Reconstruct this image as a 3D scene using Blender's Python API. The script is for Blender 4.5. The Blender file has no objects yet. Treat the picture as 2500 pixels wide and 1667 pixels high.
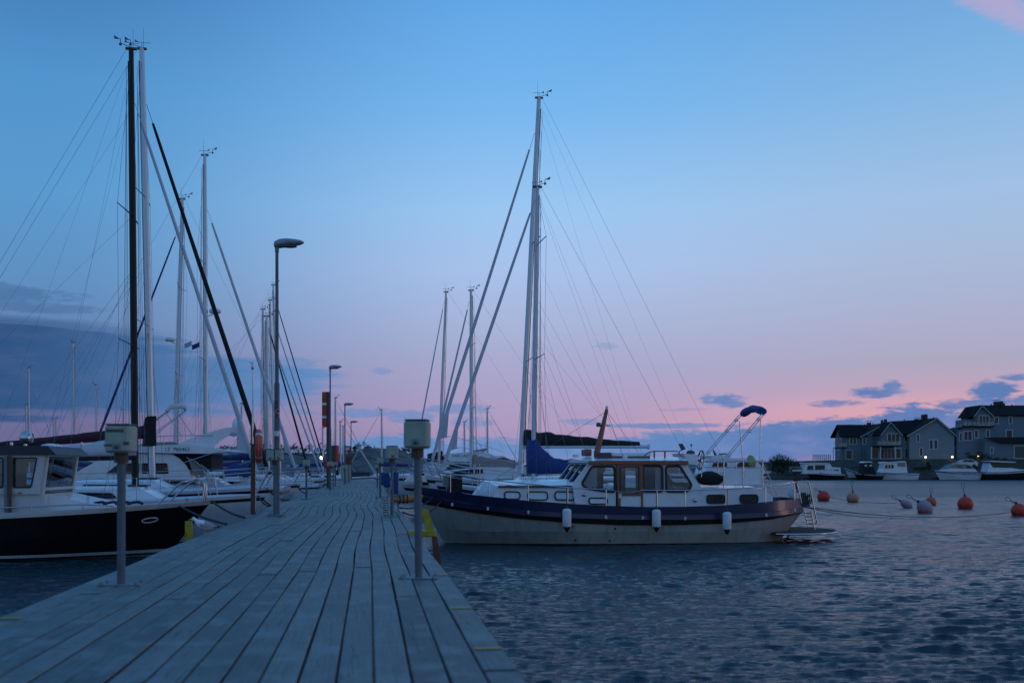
import bpy, math, random
import numpy as np
from mathutils import Vector, Matrix, noise
from mathutils.geometry import tessellate_polygon
random.seed(7); R = math.radians
sc = bpy.context.scene; col = sc.collection
# ---------------------------------------------------------------- camera, sky, sun
F, CX, HY, ZC, DECK = 2431.0, 1250.0, 1143.0, 1.95, 1.05   # lens in photo pixels, horizon row, eye and deck heights
cam = bpy.data.objects.new('camera', bpy.data.cameras.new('camera')); col.objects.link(cam); sc.camera = cam
cam.location = (0, 0, ZC); cam.rotation_euler = (R(90), 0, 0)
cam.data.lens = 35.0; cam.data.sensor_width = 36; cam.data.shift_y = 0.1238
cam.data.clip_start = .1; cam.data.clip_end = 6000
cam.data.dof.use_dof = True; cam.data.dof.focus_distance = 26; cam.data.dof.aperture_fstop = 2.0
SUN_AZ, SUN_EL = R(98), R(3.0)      # clockwise from the view direction
sun = bpy.data.objects.new('sun', bpy.data.lights.new('sun', 'SUN')); col.objects.link(sun)
sun.data.energy = .16; sun.data.angle = R(14); sun.data.color = (1, .70, .58)
sun.rotation_euler = (R(90) - SUN_EL, 0, math.pi - SUN_AZ)
vs = sc.view_settings; vs.view_transform = 'Standard'; vs.look = 'None'; vs.exposure = 0; vs.gamma = 1
world = bpy.data.worlds.new('World'); sc.world = world; world.use_nodes = True
def srgb(r, g, b):
    return tuple((c / 12.92 if c <= .04045 else ((c + .055) / 1.055) ** 2.4) for c in (r / 255, g / 255, b / 255)) + (1,)
class NT:
    def __init__(s, tree): s.t = tree; s.n = tree.nodes; s.l = tree.links
    def new(s, kind, **kw):
        n = s.n.new(kind)
        for k, v in kw.items(): setattr(n, k, v)
        return n
    def put(s, v, sock):
        if isinstance(v, bpy.types.NodeSocket): s.l.new(v, sock)
        elif v is not None: sock.default_value = v
    def m(s, op, a, b=None, c=None, clamp=False):
        n = s.new('ShaderNodeMath', operation=op); n.use_clamp = clamp
        for i, v in enumerate((a, b, c)): s.put(v, n.inputs[i])
        return n.outputs[0]
    def ss(s, x, lo, hi):
        n = s.new('ShaderNodeMapRange', interpolation_type='SMOOTHSTEP')
        s.put(x, n.inputs[0]); s.put(lo, n.inputs[1]); s.put(hi, n.inputs[2]); return n.outputs[0]
    def lin(s, x, lo, hi, a=0., b=1.):
        n = s.new('ShaderNodeMapRange')
        for i, v in enumerate((x, lo, hi, a, b)): s.put(v, n.inputs[i])
        return n.outputs[0]
    def ramp(s, x, stops, interp='LINEAR'):
        n = s.new('ShaderNodeValToRGB'); e = n.color_ramp.elements; n.color_ramp.interpolation = interp
        while len(e) < len(stops): e.new(.5)
        for el, (p, c) in zip(e, stops): el.position = p; el.color = c
        s.put(x, n.inputs[0]); return n.outputs[0]
    def mix(s, f, a, b, mode='MIX'):
        n = s.new('ShaderNodeMix', data_type='RGBA', blend_type=mode)
        s.put(f, n.inputs[0]); s.put(a, n.inputs[6]); s.put(b, n.inputs[7]); return n.outputs[2]
    def vec(s, x, y, z):
        n = s.new('ShaderNodeCombineXYZ')
        for i, v in enumerate((x, y, z)): s.put(v, n.inputs[i])
        return n.outputs[0]
    def noise(s, v, scale, detail=4, rough=.55, dist=0.):
        n = s.new('ShaderNodeTexNoise'); s.put(v, n.inputs['Vector']); n.inputs['Scale'].default_value = scale
        n.inputs['Detail'].default_value = detail; n.inputs['Roughness'].default_value = rough; n.inputs['Distortion'].default_value = dist
        return n.outputs[0]
def sky():
    w = NT(world.node_tree); w.n.clear()
    d = w.new('ShaderNodeTexCoord').outputs['Generated']
    sp = w.new('ShaderNodeSeparateXYZ'); w.l.new(d, sp.inputs[0]); x, y, z = sp.outputs
    hyp = w.m('SQRT', w.m('ADD', w.m('MULTIPLY', x, x), w.m('MULTIPLY', y, y)))
    t = w.m('DIVIDE', z, w.m('MAXIMUM', hyp, .001)); u = w.m('ARCTAN2', x, y)
    def T(py, px=1250):
        a = math.atan((px - CX) / F); return (HY - py) / F * math.cos(a)
    def U(px): return math.atan((px - CX) / F)
    S = .62
    def stops(l): return [(min(1, max(0, T(py) / S)) if py is not None else 1., srgb(*c)) for py, c in l]
    tr = w.m('DIVIDE', t, S, clamp=True)
    left = w.ramp(tr, stops([(1143, (96, 98, 140)), (1040, (106, 106, 150)), (900, (98, 122, 170)), (700, (92, 144, 194)), (520, (88, 152, 206)), (270, (80, 146, 204)), (0, (64, 119, 180)), (None, (66, 122, 188))]))
    mid = w.ramp(tr, stops([(1143, (146, 134, 180)), (1040, (172, 152, 190)), (950, (170, 161, 199)), (870, (167, 170, 207)), (790, (167, 181, 218)), (660, (168, 193, 234)), (520, (155, 198, 241)), (270, (119, 182, 238)), (0, (98, 167, 231)), (None, (88, 152, 220))]))
    right = w.ramp(tr, stops([(1143, (146, 122, 170)), (1040, (224, 164, 174)), (1000, (216, 164, 180)), (965, (190, 162, 186)), (900, (171, 166, 193)), (800, (170, 175, 205)), (660, (166, 186, 219)), (520, (159, 191, 228)), (270, (128, 180, 227)), (0, (104, 162, 218)), (None, (86, 142, 206))]))
    c = w.mix(w.ss(u, U(60), U(1300)), left, mid); c = w.mix(w.ss(u, U(1300), U(2350)), c, right)
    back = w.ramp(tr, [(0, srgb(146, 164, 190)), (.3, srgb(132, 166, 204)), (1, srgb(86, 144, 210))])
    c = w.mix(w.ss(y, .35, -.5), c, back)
    # clouds: noise in (azimuth, tangent of elevation), stretched sideways
    v = w.vec(w.m('MULTIPLY', u, 6), w.m('MULTIPLY', t, 20), 0.)
    n1 = w.m('SUBTRACT', w.noise(v, 2.2, 8, .6), .5); n2 = w.m('SUBTRACT', w.noise(v, 11, 6, .62), .5)
    nn = w.m('ADD', w.m('MULTIPLY', n1, 1.3), w.m('MULTIPLY', n2, 1.5))
    v3 = w.vec(w.m('MULTIPLY', u, 3), w.m('MULTIPLY', t, 30), 7.); nl = w.m('MULTIPLY', w.m('SUBTRACT', w.noise(v3, 2.0, 6, .5), .5), 1.3)
    m = None
    E = [  # px, py, half width, half height, softness, weight
        (40, 915, 560, 105, .45, 1.), (-250, 895, 620, 130, .35, 1.), (150, 915, 430, 84, .3, 1.), (20, 890, 400, 100, .35, 1.), (-40, 800, 300, 36, .9, .7), (-20, 712, 150, 22, .9, .45), (20, 745, 140, 16, .9, .4), (500, 952, 240, 44, .6, .85), (360, 930, 330, 75, .6, .9),
        (715, 885, 70, 17, .9, .6), (735, 1005, 40, 10, .9, .6), (930, 905, 34, 9, 1, .5), (800, 945, 50, 5, 1, .5), (900, 1008, 85, 13, .9, .75), (1000, 1018, 60, 16, .9, .7), (1120, 998, 80, 15, .9, .7), (1150, 1030, 60, 16, .9, .55), (1420, 1030, 60, 9, 1, .6),
        (1768, 978, 48, 17, .9, .9), (1725, 972, 22, 16, .9, .8), (1790, 986, 40, 9, .8, .8), (2035, 985, 55, 9, .8, .8), (2000, 990, 26, 6, .8, .7), (2145, 957, 58, 14, .9, .9), (2178, 945, 22, 16, .9, .9), (2400, 984, 100, 18, .8, .95), (2425, 955, 44, 30, .8, .95), (2480, 920, 36, 11, .7, .9), (2590, 985, 120, 30, .6, .9),
        (1640, 1039, 190, 7, .7, .8), (1480, 845, 30, 8, 1, .3), (1670, 1000, 60, 6, 1, .35)]
    for px, py, rx, ry, soft, wt in E:
        a = U(px); k = math.cos(a) ** 2
        du = w.m('MULTIPLY', w.m('SUBTRACT', u, a), F / rx / (1 / k)); dt = w.m('MULTIPLY', w.m('SUBTRACT', t, T(py, px)), F / ry / math.cos(a))
        q = w.m('SUBTRACT', 1., w.m('ADD', w.m('MULTIPLY', du, du), w.m('MULTIPLY', dt, dt)))
        q = w.m('ADD', q, w.m('MULTIPLY', nl if rx > 200 else nn, 1.5 if rx > 200 else 2.0))
        e = w.m('MULTIPLY', w.ss(q, -soft * .3, soft * .9), wt)
        m = e if m is None else w.m('MAXIMUM', m, e)
    # the bank along the horizon, its upper edge given as a curve over azimuth
    B = [(-900, 1070), (0, 1085), (450, 1092), (620, 1088), (780, 1085), (861, 1066), (939, 1058), (1010, 1050), (1100, 1072), (1194, 1060), (1280, 1076), (1400, 1066), (1520, 1062), (1700, 1046), (1900, 1026), (2020, 1016), (2130, 1006), (2220, 984), (2270, 986), (2350, 1010), (2500, 1012), (3400, 1040)]
    lo, hi = U(-900), U(3400)
    bk = w.ramp(w.lin(u, lo, hi), [((U(px) - lo) / (hi - lo), (T(py, px) * 8,) * 3 + (1,)) for px, py in B])
    edge = w.m('ADD', w.m('DIVIDE', bk, 8.), w.m('MULTIPLY', nn, .016))
    bank = w.m('MULTIPLY', w.ss(w.m('SUBTRACT', edge, t), -.0012, .006), w.ss(y, .05, .3))
    bank = w.m('MULTIPLY', bank, w.m('SUBTRACT', .95, w.m('MULTIPLY', w.ss(w.m('ADD', t, w.m('MULTIPLY', n1, .05)), .018, .0), .55)))
    m = w.m('MAXIMUM', m, bank)
    v2 = w.vec(w.m('MULTIPLY', u, 9), w.m('MULTIPLY', t, 26), 4.)
    tone = w.noise(v2, 2.5, 6, .6)
    cc = w.mix(w.ss(u, U(-100), U(900)), srgb(38, 78, 128), srgb(92, 138, 194))
    cc = w.mix(w.ss(u, U(1300), U(2100)), cc, srgb(78, 120, 180))
    cc = w.mix(w.m('MULTIPLY', w.ss(tone, .42, .72), w.lin(u, U(300), U(1000), .06, .35)), cc, srgb(146, 152, 196))
    c = w.mix(m, c, cc)
    # one pink lit cloud streak high on the right
    du = w.m('SUBTRACT', u, U(2450)); dt = w.m('SUBTRACT', t, T(20, 2450))
    along = w.m('ADD', w.m('MULTIPLY', du, .8), w.m('MULTIPLY', dt, -.6)); across = w.m('ADD', w.m('MULTIPLY', du, .6), w.m('MULTIPLY', dt, .8))
    st = w.m('SUBTRACT', 1., w.m('ADD', w.m('POWER', w.m('ABSOLUTE', w.m('MULTIPLY', across, F / 40)), 2), w.m('POWER', w.m('ABSOLUTE', w.m('MULTIPLY', along, F / 240)), 2)))
    c = w.mix(w.m('MULTIPLY', w.ss(w.m('ADD', st, w.m('MULTIPLY', nn, .9)), 0, 1.2), .55), c, srgb(206, 164, 196))
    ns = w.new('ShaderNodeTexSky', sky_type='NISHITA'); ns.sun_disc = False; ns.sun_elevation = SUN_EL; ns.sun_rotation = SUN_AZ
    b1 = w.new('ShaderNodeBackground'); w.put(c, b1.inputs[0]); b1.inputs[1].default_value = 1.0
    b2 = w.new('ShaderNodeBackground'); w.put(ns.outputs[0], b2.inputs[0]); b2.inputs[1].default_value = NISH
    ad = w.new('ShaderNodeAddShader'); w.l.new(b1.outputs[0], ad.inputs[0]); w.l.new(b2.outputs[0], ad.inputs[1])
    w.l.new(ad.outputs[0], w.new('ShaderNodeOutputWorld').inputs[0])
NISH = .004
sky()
# ---------------------------------------------------------------- helpers
MW = {}
def P(px, py, Y): return Vector(((px - CX) / F * Y, Y, ZC - (py - HY) / F * Y))
def ground(px, py, z=DECK): return P(px, py, (ZC - z) * F / (py - HY))
def link(o, parent=None):
    col.objects.link(o)
    if parent is not None: o.parent = parent; MW[o.name] = MW.get(parent.name, Matrix())
    return o
def tag(o, label=None, cat=None, group=None, kind=None):
    if label: o['label'] = label
    if cat: o['category'] = cat
    if group: o['group'] = group
    if kind: o['kind'] = kind
    return o
def thing(name, label, cat, loc=(0, 0, 0), rz=0, group=None):
    o = bpy.data.objects.new(name, None); o.empty_display_size = .2; link(o)
    o.location = loc; o.rotation_euler = (0, 0, rz); MW[o.name] = Matrix.Translation(loc) @ Matrix.Rotation(rz, 4, 'Z')
    return tag(o, label, cat, group)
def copy_tree(o, parent=None):
    c = o.copy(); col.objects.link(c)
    if parent is not None: c.parent = parent
    for ch in list(o.children): copy_tree(ch, c)
    return c
class MB:
    def __init__(s): s.v = []; s.f = []; s.sm = []; s.mi = []; s.k = 0
    def add(s, vs, fs, smooth=False):
        o = len(s.v); s.v += [tuple(p) for p in vs]
        for f in fs: s.f.append(tuple(i + o for i in f)); s.sm.append(smooth); s.mi.append(s.k)
        return s
    def box(s, a, b, M=None):
        x0, y0, z0 = [min(p, q) for p, q in zip(a, b)]; x1, y1, z1 = [max(p, q) for p, q in zip(a, b)]
        v = [Vector(p) for p in ((x0, y0, z0), (x1, y0, z0), (x1, y1, z0), (x0, y1, z0), (x0, y0, z1), (x1, y0, z1), (x1, y1, z1), (x0, y1, z1))]
        if M: v = [M @ p for p in v]
        return s.add(v, [(0, 3, 2, 1), (4, 5, 6, 7), (0, 1, 5, 4), (1, 2, 6, 5), (2, 3, 7, 6), (3, 0, 4, 7)])
    def bbox(s, a, b, r=.02, M=None):   # box with chamfered edges
        a = Vector([min(p, q) for p, q in zip(a, b)]); b2 = Vector([max(p, q) for p, q in zip(a, b)]); b = b2
        c = (a + b) / 2; h = (b - a) / 2; r = min(r, min(h) * .95); vs = []; ids = {}
        for sx in (-1, 1):
            for sy in (-1, 1):
                for sz in (-1, 1):
                    for ax in range(3):
                        q = [h[i] - r for i in range(3)]; q[ax] = h[ax]
                        ids[sx, sy, sz, ax] = len(vs); p = c + Vector((q[0] * sx, q[1] * sy, q[2] * sz)); vs.append(M @ p if M else p)
        fs = []
        for ax in range(3):
            o1, o2 = [i for i in range(3) if i != ax]
            for sg in (-1, 1):
                def k(p, q): t = [0, 0, 0]; t[ax] = sg; t[o1] = p; t[o2] = q; return ids[tuple(t) + (ax,)]
                f = [k(-1, -1), k(1, -1), k(1, 1), k(-1, 1)]; fs.append(f if (sg > 0) != (ax == 1) else f[::-1])
        for ax in range(3):      # edges along ax
            o1, o2 = [i for i in range(3) if i != ax]
            for p in (-1, 1):
                for q in (-1, 1):
                    def k(e, fa): t = [0, 0, 0]; t[ax] = e; t[o1] = p; t[o2] = q; return ids[tuple(t) + (fa,)]
                    fs.append([k(-1, o1), k(1, o1), k(1, o2), k(-1, o2)])
        for sx in (-1, 1):
            for sy in (-1, 1):
                for sz in (-1, 1): fs.append([ids[sx, sy, sz, i] for i in range(3)])
        return s.add(vs, fs)
    def tube(s, pts, r, n=8, caps=True, closed=False, flat=1.):
        pts = [Vector(p) for p in pts]; k = len(pts); rs = r if isinstance(r, (list, tuple)) else [r] * k
        vs = []; fs = []; up = None
        for i, p in enumerate(pts):
            if closed: d = pts[(i + 1) % k] - pts[i - 1]
            else: d = pts[min(i + 1, k - 1)] - pts[max(i - 1, 0)]
            d = d.normalized() if d.length > 1e-9 else Vector((0, 0, 1))
            if up is None:
                ref = Vector((0, 0, 1)) if abs(d.z) < .9 else Vector((0, 1, 0)); a = d.cross(ref).normalized()
            else: a = (up - d * up.dot(d)); a = a.normalized() if a.length > 1e-6 else d.orthogonal().normalized()
            up = a; b = d.cross(a)
            for j in range(n):
                t = 2 * math.pi * j / n; vs.append(p + (a * math.cos(t) + b * math.sin(t) * flat) * rs[i])
        for i in range(k if closed else k - 1):
            for j in range(n):
                i2 = (i + 1) % k; j2 = (j + 1) % n
                fs.append((i * n + j, i * n + j2, i2 * n + j2, i2 * n + j))
        s.add(vs, fs, True)
        if caps and not closed:
            s.add(vs[:n], [tuple(range(n))[::-1]]); s.add(vs[-n:], [tuple(range(n))])
        return s
    def lathe(s, prof, c=(0, 0, 0), n=16, M=None):
        vs = []; fs = []
        for r, z in prof:
            for j in range(n):
                t = 2 * math.pi * j / n; p = Vector((r * math.cos(t), r * math.sin(t), z)); p = M @ p if M else p; vs.append(p + Vector(c))
        for i in range(len(prof) - 1):
            for j in range(n): j2 = (j + 1) % n; fs.append((i * n + j, i * n + j2, (i + 1) * n + j2, (i + 1) * n + j))
        return s.add(vs, fs, True)
    def ball(s, c, r, sc3=(1, 1, 1), n=14, m=9, M=None):
        S = Matrix.Diagonal((*sc3, 1)); S = (M @ S) if M else S
        return s.lathe([(max(1e-4, r * math.sin(math.pi * i / m)), -r * math.cos(math.pi * i / m)) for i in range(m + 1)], c, n, S)
    def poly(s, loops, off, smooth=False):
        """plate: outer loop (and holes) of 3-D points, extruded by the vector off"""
        loops = [[Vector(p) for p in l] for l in loops]; off = Vector(off); flat = [p for l in loops for p in l]
        tris = tessellate_polygon(loops); n = len(flat)
        nrm = Vector((0, 0, 0))
        for t in tris: nrm += (flat[t[1]] - flat[t[0]]).cross(flat[t[2]] - flat[t[0]])
        if nrm.dot(off) < 0: tris = [t[::-1] for t in tris]
        fs = [tuple(i + n for i in t) for t in tris] + [t[::-1] for t in tris]; o = 0
        for l in loops:
            k = len(l); fs += [(o + i, o + (i + 1) % k, n + o + (i + 1) % k, n + o + i) for i in range(k)]; o += k
        return s.add(flat + [p + off for p in flat], fs, smooth)
    def grid(s, rows, smooth=True, closed=False, flip=False):
        n = len(rows[0]); vs = [p for r in rows for p in r]; fs = []
        for i in range(len(rows) - 1):
            for j in range(n if closed else n - 1):
                j2 = (j + 1) % n; f = (i * n + j, i * n + j2, (i + 1) * n + j2, (i + 1) * n + j); fs.append(f[::-1] if flip else f)
        return s.add(vs, fs, smooth)
    def build(s, name, mats, parent=None, world=False):
        me = bpy.data.meshes.new(name); vs = s.v
        if world and parent is not None:
            I = MW.get(parent.name, Matrix()).inverted(); vs = [tuple(I @ Vector(p)) for p in vs]
        me.from_pydata(vs, [], s.f); me.polygons.foreach_set('use_smooth', s.sm)
        mats = mats if isinstance(mats, (list, tuple)) else [mats]
        for m in mats: me.materials.append(m)
        if len(mats) > 1: me.polygons.foreach_set('material_index', s.mi)
        me.update(); o = bpy.data.objects.new(name, me); return link(o, parent)
def rounded(pts, r, n=4):
    """round the corners of a 3-D polygon"""
    out = []; k = len(pts); pts = [Vector(p) for p in pts]
    for i in range(k):
        p = pts[i]; a = pts[i - 1] - p; b = pts[(i + 1) % k] - p; d = min(r, a.length * .49, b.length * .49)
        p0 = p + a.normalized() * d; p1 = p + b.normalized() * d
        for j in range(n + 1):
            t = j / n; out.append(p0 * (1 - t) ** 2 + p * 2 * t * (1 - t) + p1 * t * t)
    return out
def inset(pts, d):
    c = sum((Vector(p) for p in pts), Vector()) / len(pts); k = len(pts); out = []
    nrm = Vector()
    for i in range(k): nrm += (Vector(pts[i]) - c).cross(Vector(pts[(i + 1) % k]) - c)
    nrm.normalize()
    for i in range(k):
        p = Vector(pts[i]); e = (Vector(pts[(i + 1) % k]) - Vector(pts[i - 1])).normalized(); out.append(p + nrm.cross(e) * d)
    return out
def arc(a, b, c, n=8):
    a, b, c = Vector(a), Vector(b), Vector(c); return [a * (1 - t) ** 2 + b * 2 * t * (1 - t) + c * t * t for t in (i / n for i in range(n + 1))]
def sag(a, b, d, n=10):
    a, b = Vector(a), Vector(b); return [a.lerp(b, i / n) - Vector((0, 0, d * 4 * (i / n) * (1 - i / n))) for i in range(n + 1)]
def text(s, size, parent, loc, rot, mat, name='lettering', ext=.002):
    cu = bpy.data.curves.new(name, 'FONT'); cu.body = s; cu.size = size; cu.extrude = ext; cu.align_x = 'CENTER'; cu.align_y = 'CENTER'
    tmp = bpy.data.objects.new(name, cu); col.objects.link(tmp); bpy.context.view_layer.update(); me = bpy.data.meshes.new_from_object(tmp.evaluated_get(bpy.context.evaluated_depsgraph_get()))
    bpy.data.objects.remove(tmp); me.materials.clear(); me.materials.append(mat); o = bpy.data.objects.new(name, me); link(o, parent); o.location = loc; o.rotation_euler = rot; return o
# ---------------------------------------------------------------- materials
def mat(name, c, rough=.5, metal=0., var=.12, scale=6., bump=0., bscale=40., stretch=(1, 1, 1), coat=0., spec=.5):
    m = bpy.data.materials.new(name); m.use_nodes = True; w = NT(m.node_tree); b = w.n['Principled BSDF']
    co = w.new('ShaderNodeTexCoord').outputs['Object']; mp = w.new('ShaderNodeMapping'); w.l.new(co, mp.inputs[0]); mp.inputs['Scale'].default_value = stretch
    n = w.noise(mp.outputs[0], scale, 5, .6)
    c = tuple(c) + (1,); dark = tuple(x * (1 - var) for x in c[:3]) + (1,); lite = tuple(min(1, x * (1 + var)) for x in c[:3]) + (1,)
    w.put(w.ramp(n, [(.3, dark), (.7, lite)]), b.inputs['Base Color'])
    w.put(w.lin(n, .25, .75, max(.02, rough - .07), min(1, rough + .07)), b.inputs['Roughness'])
    b.inputs['Metallic'].default_value = metal; b.inputs['Coat Weight'].default_value = coat; b.inputs['Specular IOR Level'].default_value = spec
    if bump:
        bn = w.new('ShaderNodeBump'); bn.inputs['Strength'].default_value = bump; bn.inputs['Distance'].default_value = .02
        w.put(w.noise(mp.outputs[0], bscale, 4), bn.inputs['Height']); w.l.new(bn.outputs[0], b.inputs['Normal'])
    return m
def glass(name, tint=(.80, .85, .88), refl=.9):
    m = bpy.data.materials.new(name); m.use_nodes = True; w = NT(m.node_tree); w.n.clear()
    t = w.new('ShaderNodeBsdfTransparent'); t.inputs[0].default_value = tint + (1,)
    g = w.new('ShaderNodeBsdfGlossy'); g.inputs['Roughness'].default_value = .03; g.inputs[0].default_value = (refl,) * 3 + (1,)
    f = w.new('ShaderNodeFresnel'); f.inputs[0].default_value = 1.6
    x = w.new('ShaderNodeMixShader'); w.l.new(f.outputs[0], x.inputs[0]); w.l.new(t.outputs[0], x.inputs[1]); w.l.new(g.outputs[0], x.inputs[2])
    w.l.new(x.outputs[0], w.new('ShaderNodeOutputMaterial').inputs[0]); return m
def glow(name, c, e):
    m = bpy.data.materials.new(name); m.use_nodes = True; b = m.node_tree.nodes['Principled BSDF']
    b.inputs['Emission Color'].default_value = c + (1,); b.inputs['Emission Strength'].default_value = e; return m
M = dict(
    white=mat('white_gelcoat', (.66, .68, .70), .28, var=.06, scale=2, coat=.3), offwhite=mat('aged_white', (.50, .50, .48), .4, var=.12, scale=3),
    cream=mat('cream_hull', (.35, .335, .30), .3, var=.17, scale=2.2, stretch=(2.2, 2.2, .5), coat=.4), platform=mat('dark_platform_top', (.055, .056, .05), .95, var=.3, spec=.1), navy=mat('navy_paint', (.012, .019, .058), .35, var=.2, scale=3, coat=.15),
    black=mat('black_paint', (.006, .006, .008), .3, var=.2), rubber=mat('black_rubber', (.012, .012, .014), .55),
    steel=mat('stainless_steel', (.46, .46, .48), .2, 1., var=.1, scale=20), galv=mat('galvanised_steel', (.17, .19, .21), .6, .3, var=.2, scale=14, bump=.05),
    alu=mat('mast_aluminium', (.50, .54, .58), .38, .55, var=.1, scale=2, stretch=(8, 8, .4)), alu2=mat('white_mast_paint', (.55, .58, .62), .35, var=.08, scale=2),
    carbon=mat('black_mast', (.010, .009, .010), .5, var=.3, scale=3, spec=.3), wire=mat('rigging_wire', (.10, .10, .11), .4, .6), rope=mat('mooring_rope', (.025, .027, .034), .9, bump=.6, bscale=90),
    rope2=mat('pale_rope', (.30, .29, .25), .9, bump=.6, bscale=90), teak=mat('varnished_teak', (.18, .045, .016), .32, var=.35, scale=5, stretch=(1, 1, 9), coat=.4),
    sailw=mat('white_sailcloth', (.46, .48, .52), .8, var=.12, scale=4, bump=.3, bscale=9), navycloth=mat('navy_canvas', (.012, .03, .13), .85, var=.25, scale=5, bump=.4, bscale=8),
    bluecloth=mat('blue_canvas', (.010, .040, .17), .8, var=.25, scale=4, bump=.5, bscale=7), blackcloth=mat('black_canvas', (.010, .010, .012), .9, var=.3, scale=5, bump=.5, bscale=7),
    maroon=mat('maroon_canvas', (.04, .012, .018), .9, var=.3, bump=.4, bscale=8), tancloth=mat('tan_canvas', (.26, .21, .19), .85, var=.15, bump=.5, bscale=7),
    glass=glass('clear_window'), dark=mat('dark_window', (.008, .012, .017), .08, var=.2, spec=.4), curtain=mat('curtain_cloth', (.68, .74, .78), .9, var=.16, scale=9, stretch=(9, 9, .3)),
    deckpaint=mat('pale_deck', (.46, .50, .56), .6, var=.1, scale=5), grey=mat('grey_plastic', (.20, .23, .21), .75, var=.14, scale=7, bump=.08), greydark=mat('dark_plastic', (.05, .055, .055), .5),
    boxgreen=mat('pedestal_enclosure', (.27, .33, .27), .5, var=.2, scale=9, bump=.06), boxside=mat('pedestal_side', (.36, .37, .33), .55, var=.15), post=mat('pedestal_post', (.082, .108, .13), .55, .1, var=.2, scale=9),
    yellow=mat('yellow_paint', (.32, .26, .010), .5, var=.25, scale=10), rust=mat('rusty_steel', (.16, .055, .02), .8, var=.4, scale=14, bump=.3),
    orange=mat('orange_plastic', (.55, .06, .02), .5, var=.2, scale=8), red=mat('red_plastic', (.42, .015, .02), .45, var=.2), orangewood=mat('orange_timber', (.42, .13, .015), .6, var=.35, scale=6, stretch=(1, 6, 6)),
    oldwood=mat('weathered_timber', (.10, .055, .045), .8, var=.4, scale=6, stretch=(9, 9, .5), bump=.3), fender=mat('fender_vinyl', (.60, .62, .64), .5, var=.12, scale=6), silver=mat('reflective_tape', (.6, .6, .6), .3, .5),
    lamp=mat('lamp_head', (.24, .28, .30), .5, .3, var=.25, scale=9), lens=mat('lamp_lens', (.12, .10, .09), .2), buoyred=mat('buoy_red', (.50, .035, .015), .5, var=.3, scale=5), buoytan=mat('buoy_tan', (.46, .18, .10), .6, var=.25, scale=5), buoywhite=mat('buoy_faded', (.33, .22, .26), .6, var=.2, scale=5), buoyorange=mat('buoy_orange', (.46, .085, .03), .55, var=.3, scale=5),
    boardedge=mat('board_edge', (.035, .022, .024), .9), cushion=mat('lime_cushion', (.34, .38, .12), .9), wallgrey=mat('grey_boarding', (.19, .23, .235), .8, var=.08, scale=1, stretch=(.3, .3, 18)), wallblue=mat('bluegrey_boarding', (.12, .165, .195), .8, var=.08, scale=1, stretch=(.3, .3, 18)),
    roof=mat('dark_roof_tiles', (.012, .011, .013), .9, var=.3, scale=3, spec=.15), wheelroof=mat('wheelhouse_roof_paint', (.018, .022, .040), .5, var=.3), trim=mat('white_trim', (.45, .47, .47), .6), brick=mat('chimney_brick', (.05, .03, .028), .9), stone=mat('grey_plinth', (.10, .11, .12), .9),
    tyre=mat('tyre_rubber', (.01, .01, .01), .8), carpaint=mat('white_car_paint', (.52, .53, .52), .25, var=.04, coat=.6), leaf=mat('dusk_foliage', (.04, .045, .018), .8, var=.5, scale=2), bark=mat('bark', (.05, .04, .03), .9), leafdry=mat('dry_foliage', (.085, .06, .03), .85, var=.5, scale=2),
    feather=mat('white_feathers', (.70, .72, .74), .8, var=.06), wing=mat('grey_feathers', (.26, .27, .31), .8, var=.12, scale=20), beak=mat('yellow_beak', (.45, .33, .03), .5), ink=mat('black_lettering', (.01, .012, .02), .5), inkblue=mat('blue_lettering', (.10, .2, .42), .5), paper=mat('white_card', (.6, .62, .62), .6),
    bulb=glow('lit_lamp', (1, .82, .6), 9), bulb2=glow('lit_floodlight', (1, .9, .78), 9), green=mat('green_light', (.01, .10, .06), .3), flagblue=mat('flag_cloth', (.30, .38, .46), .8))
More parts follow.
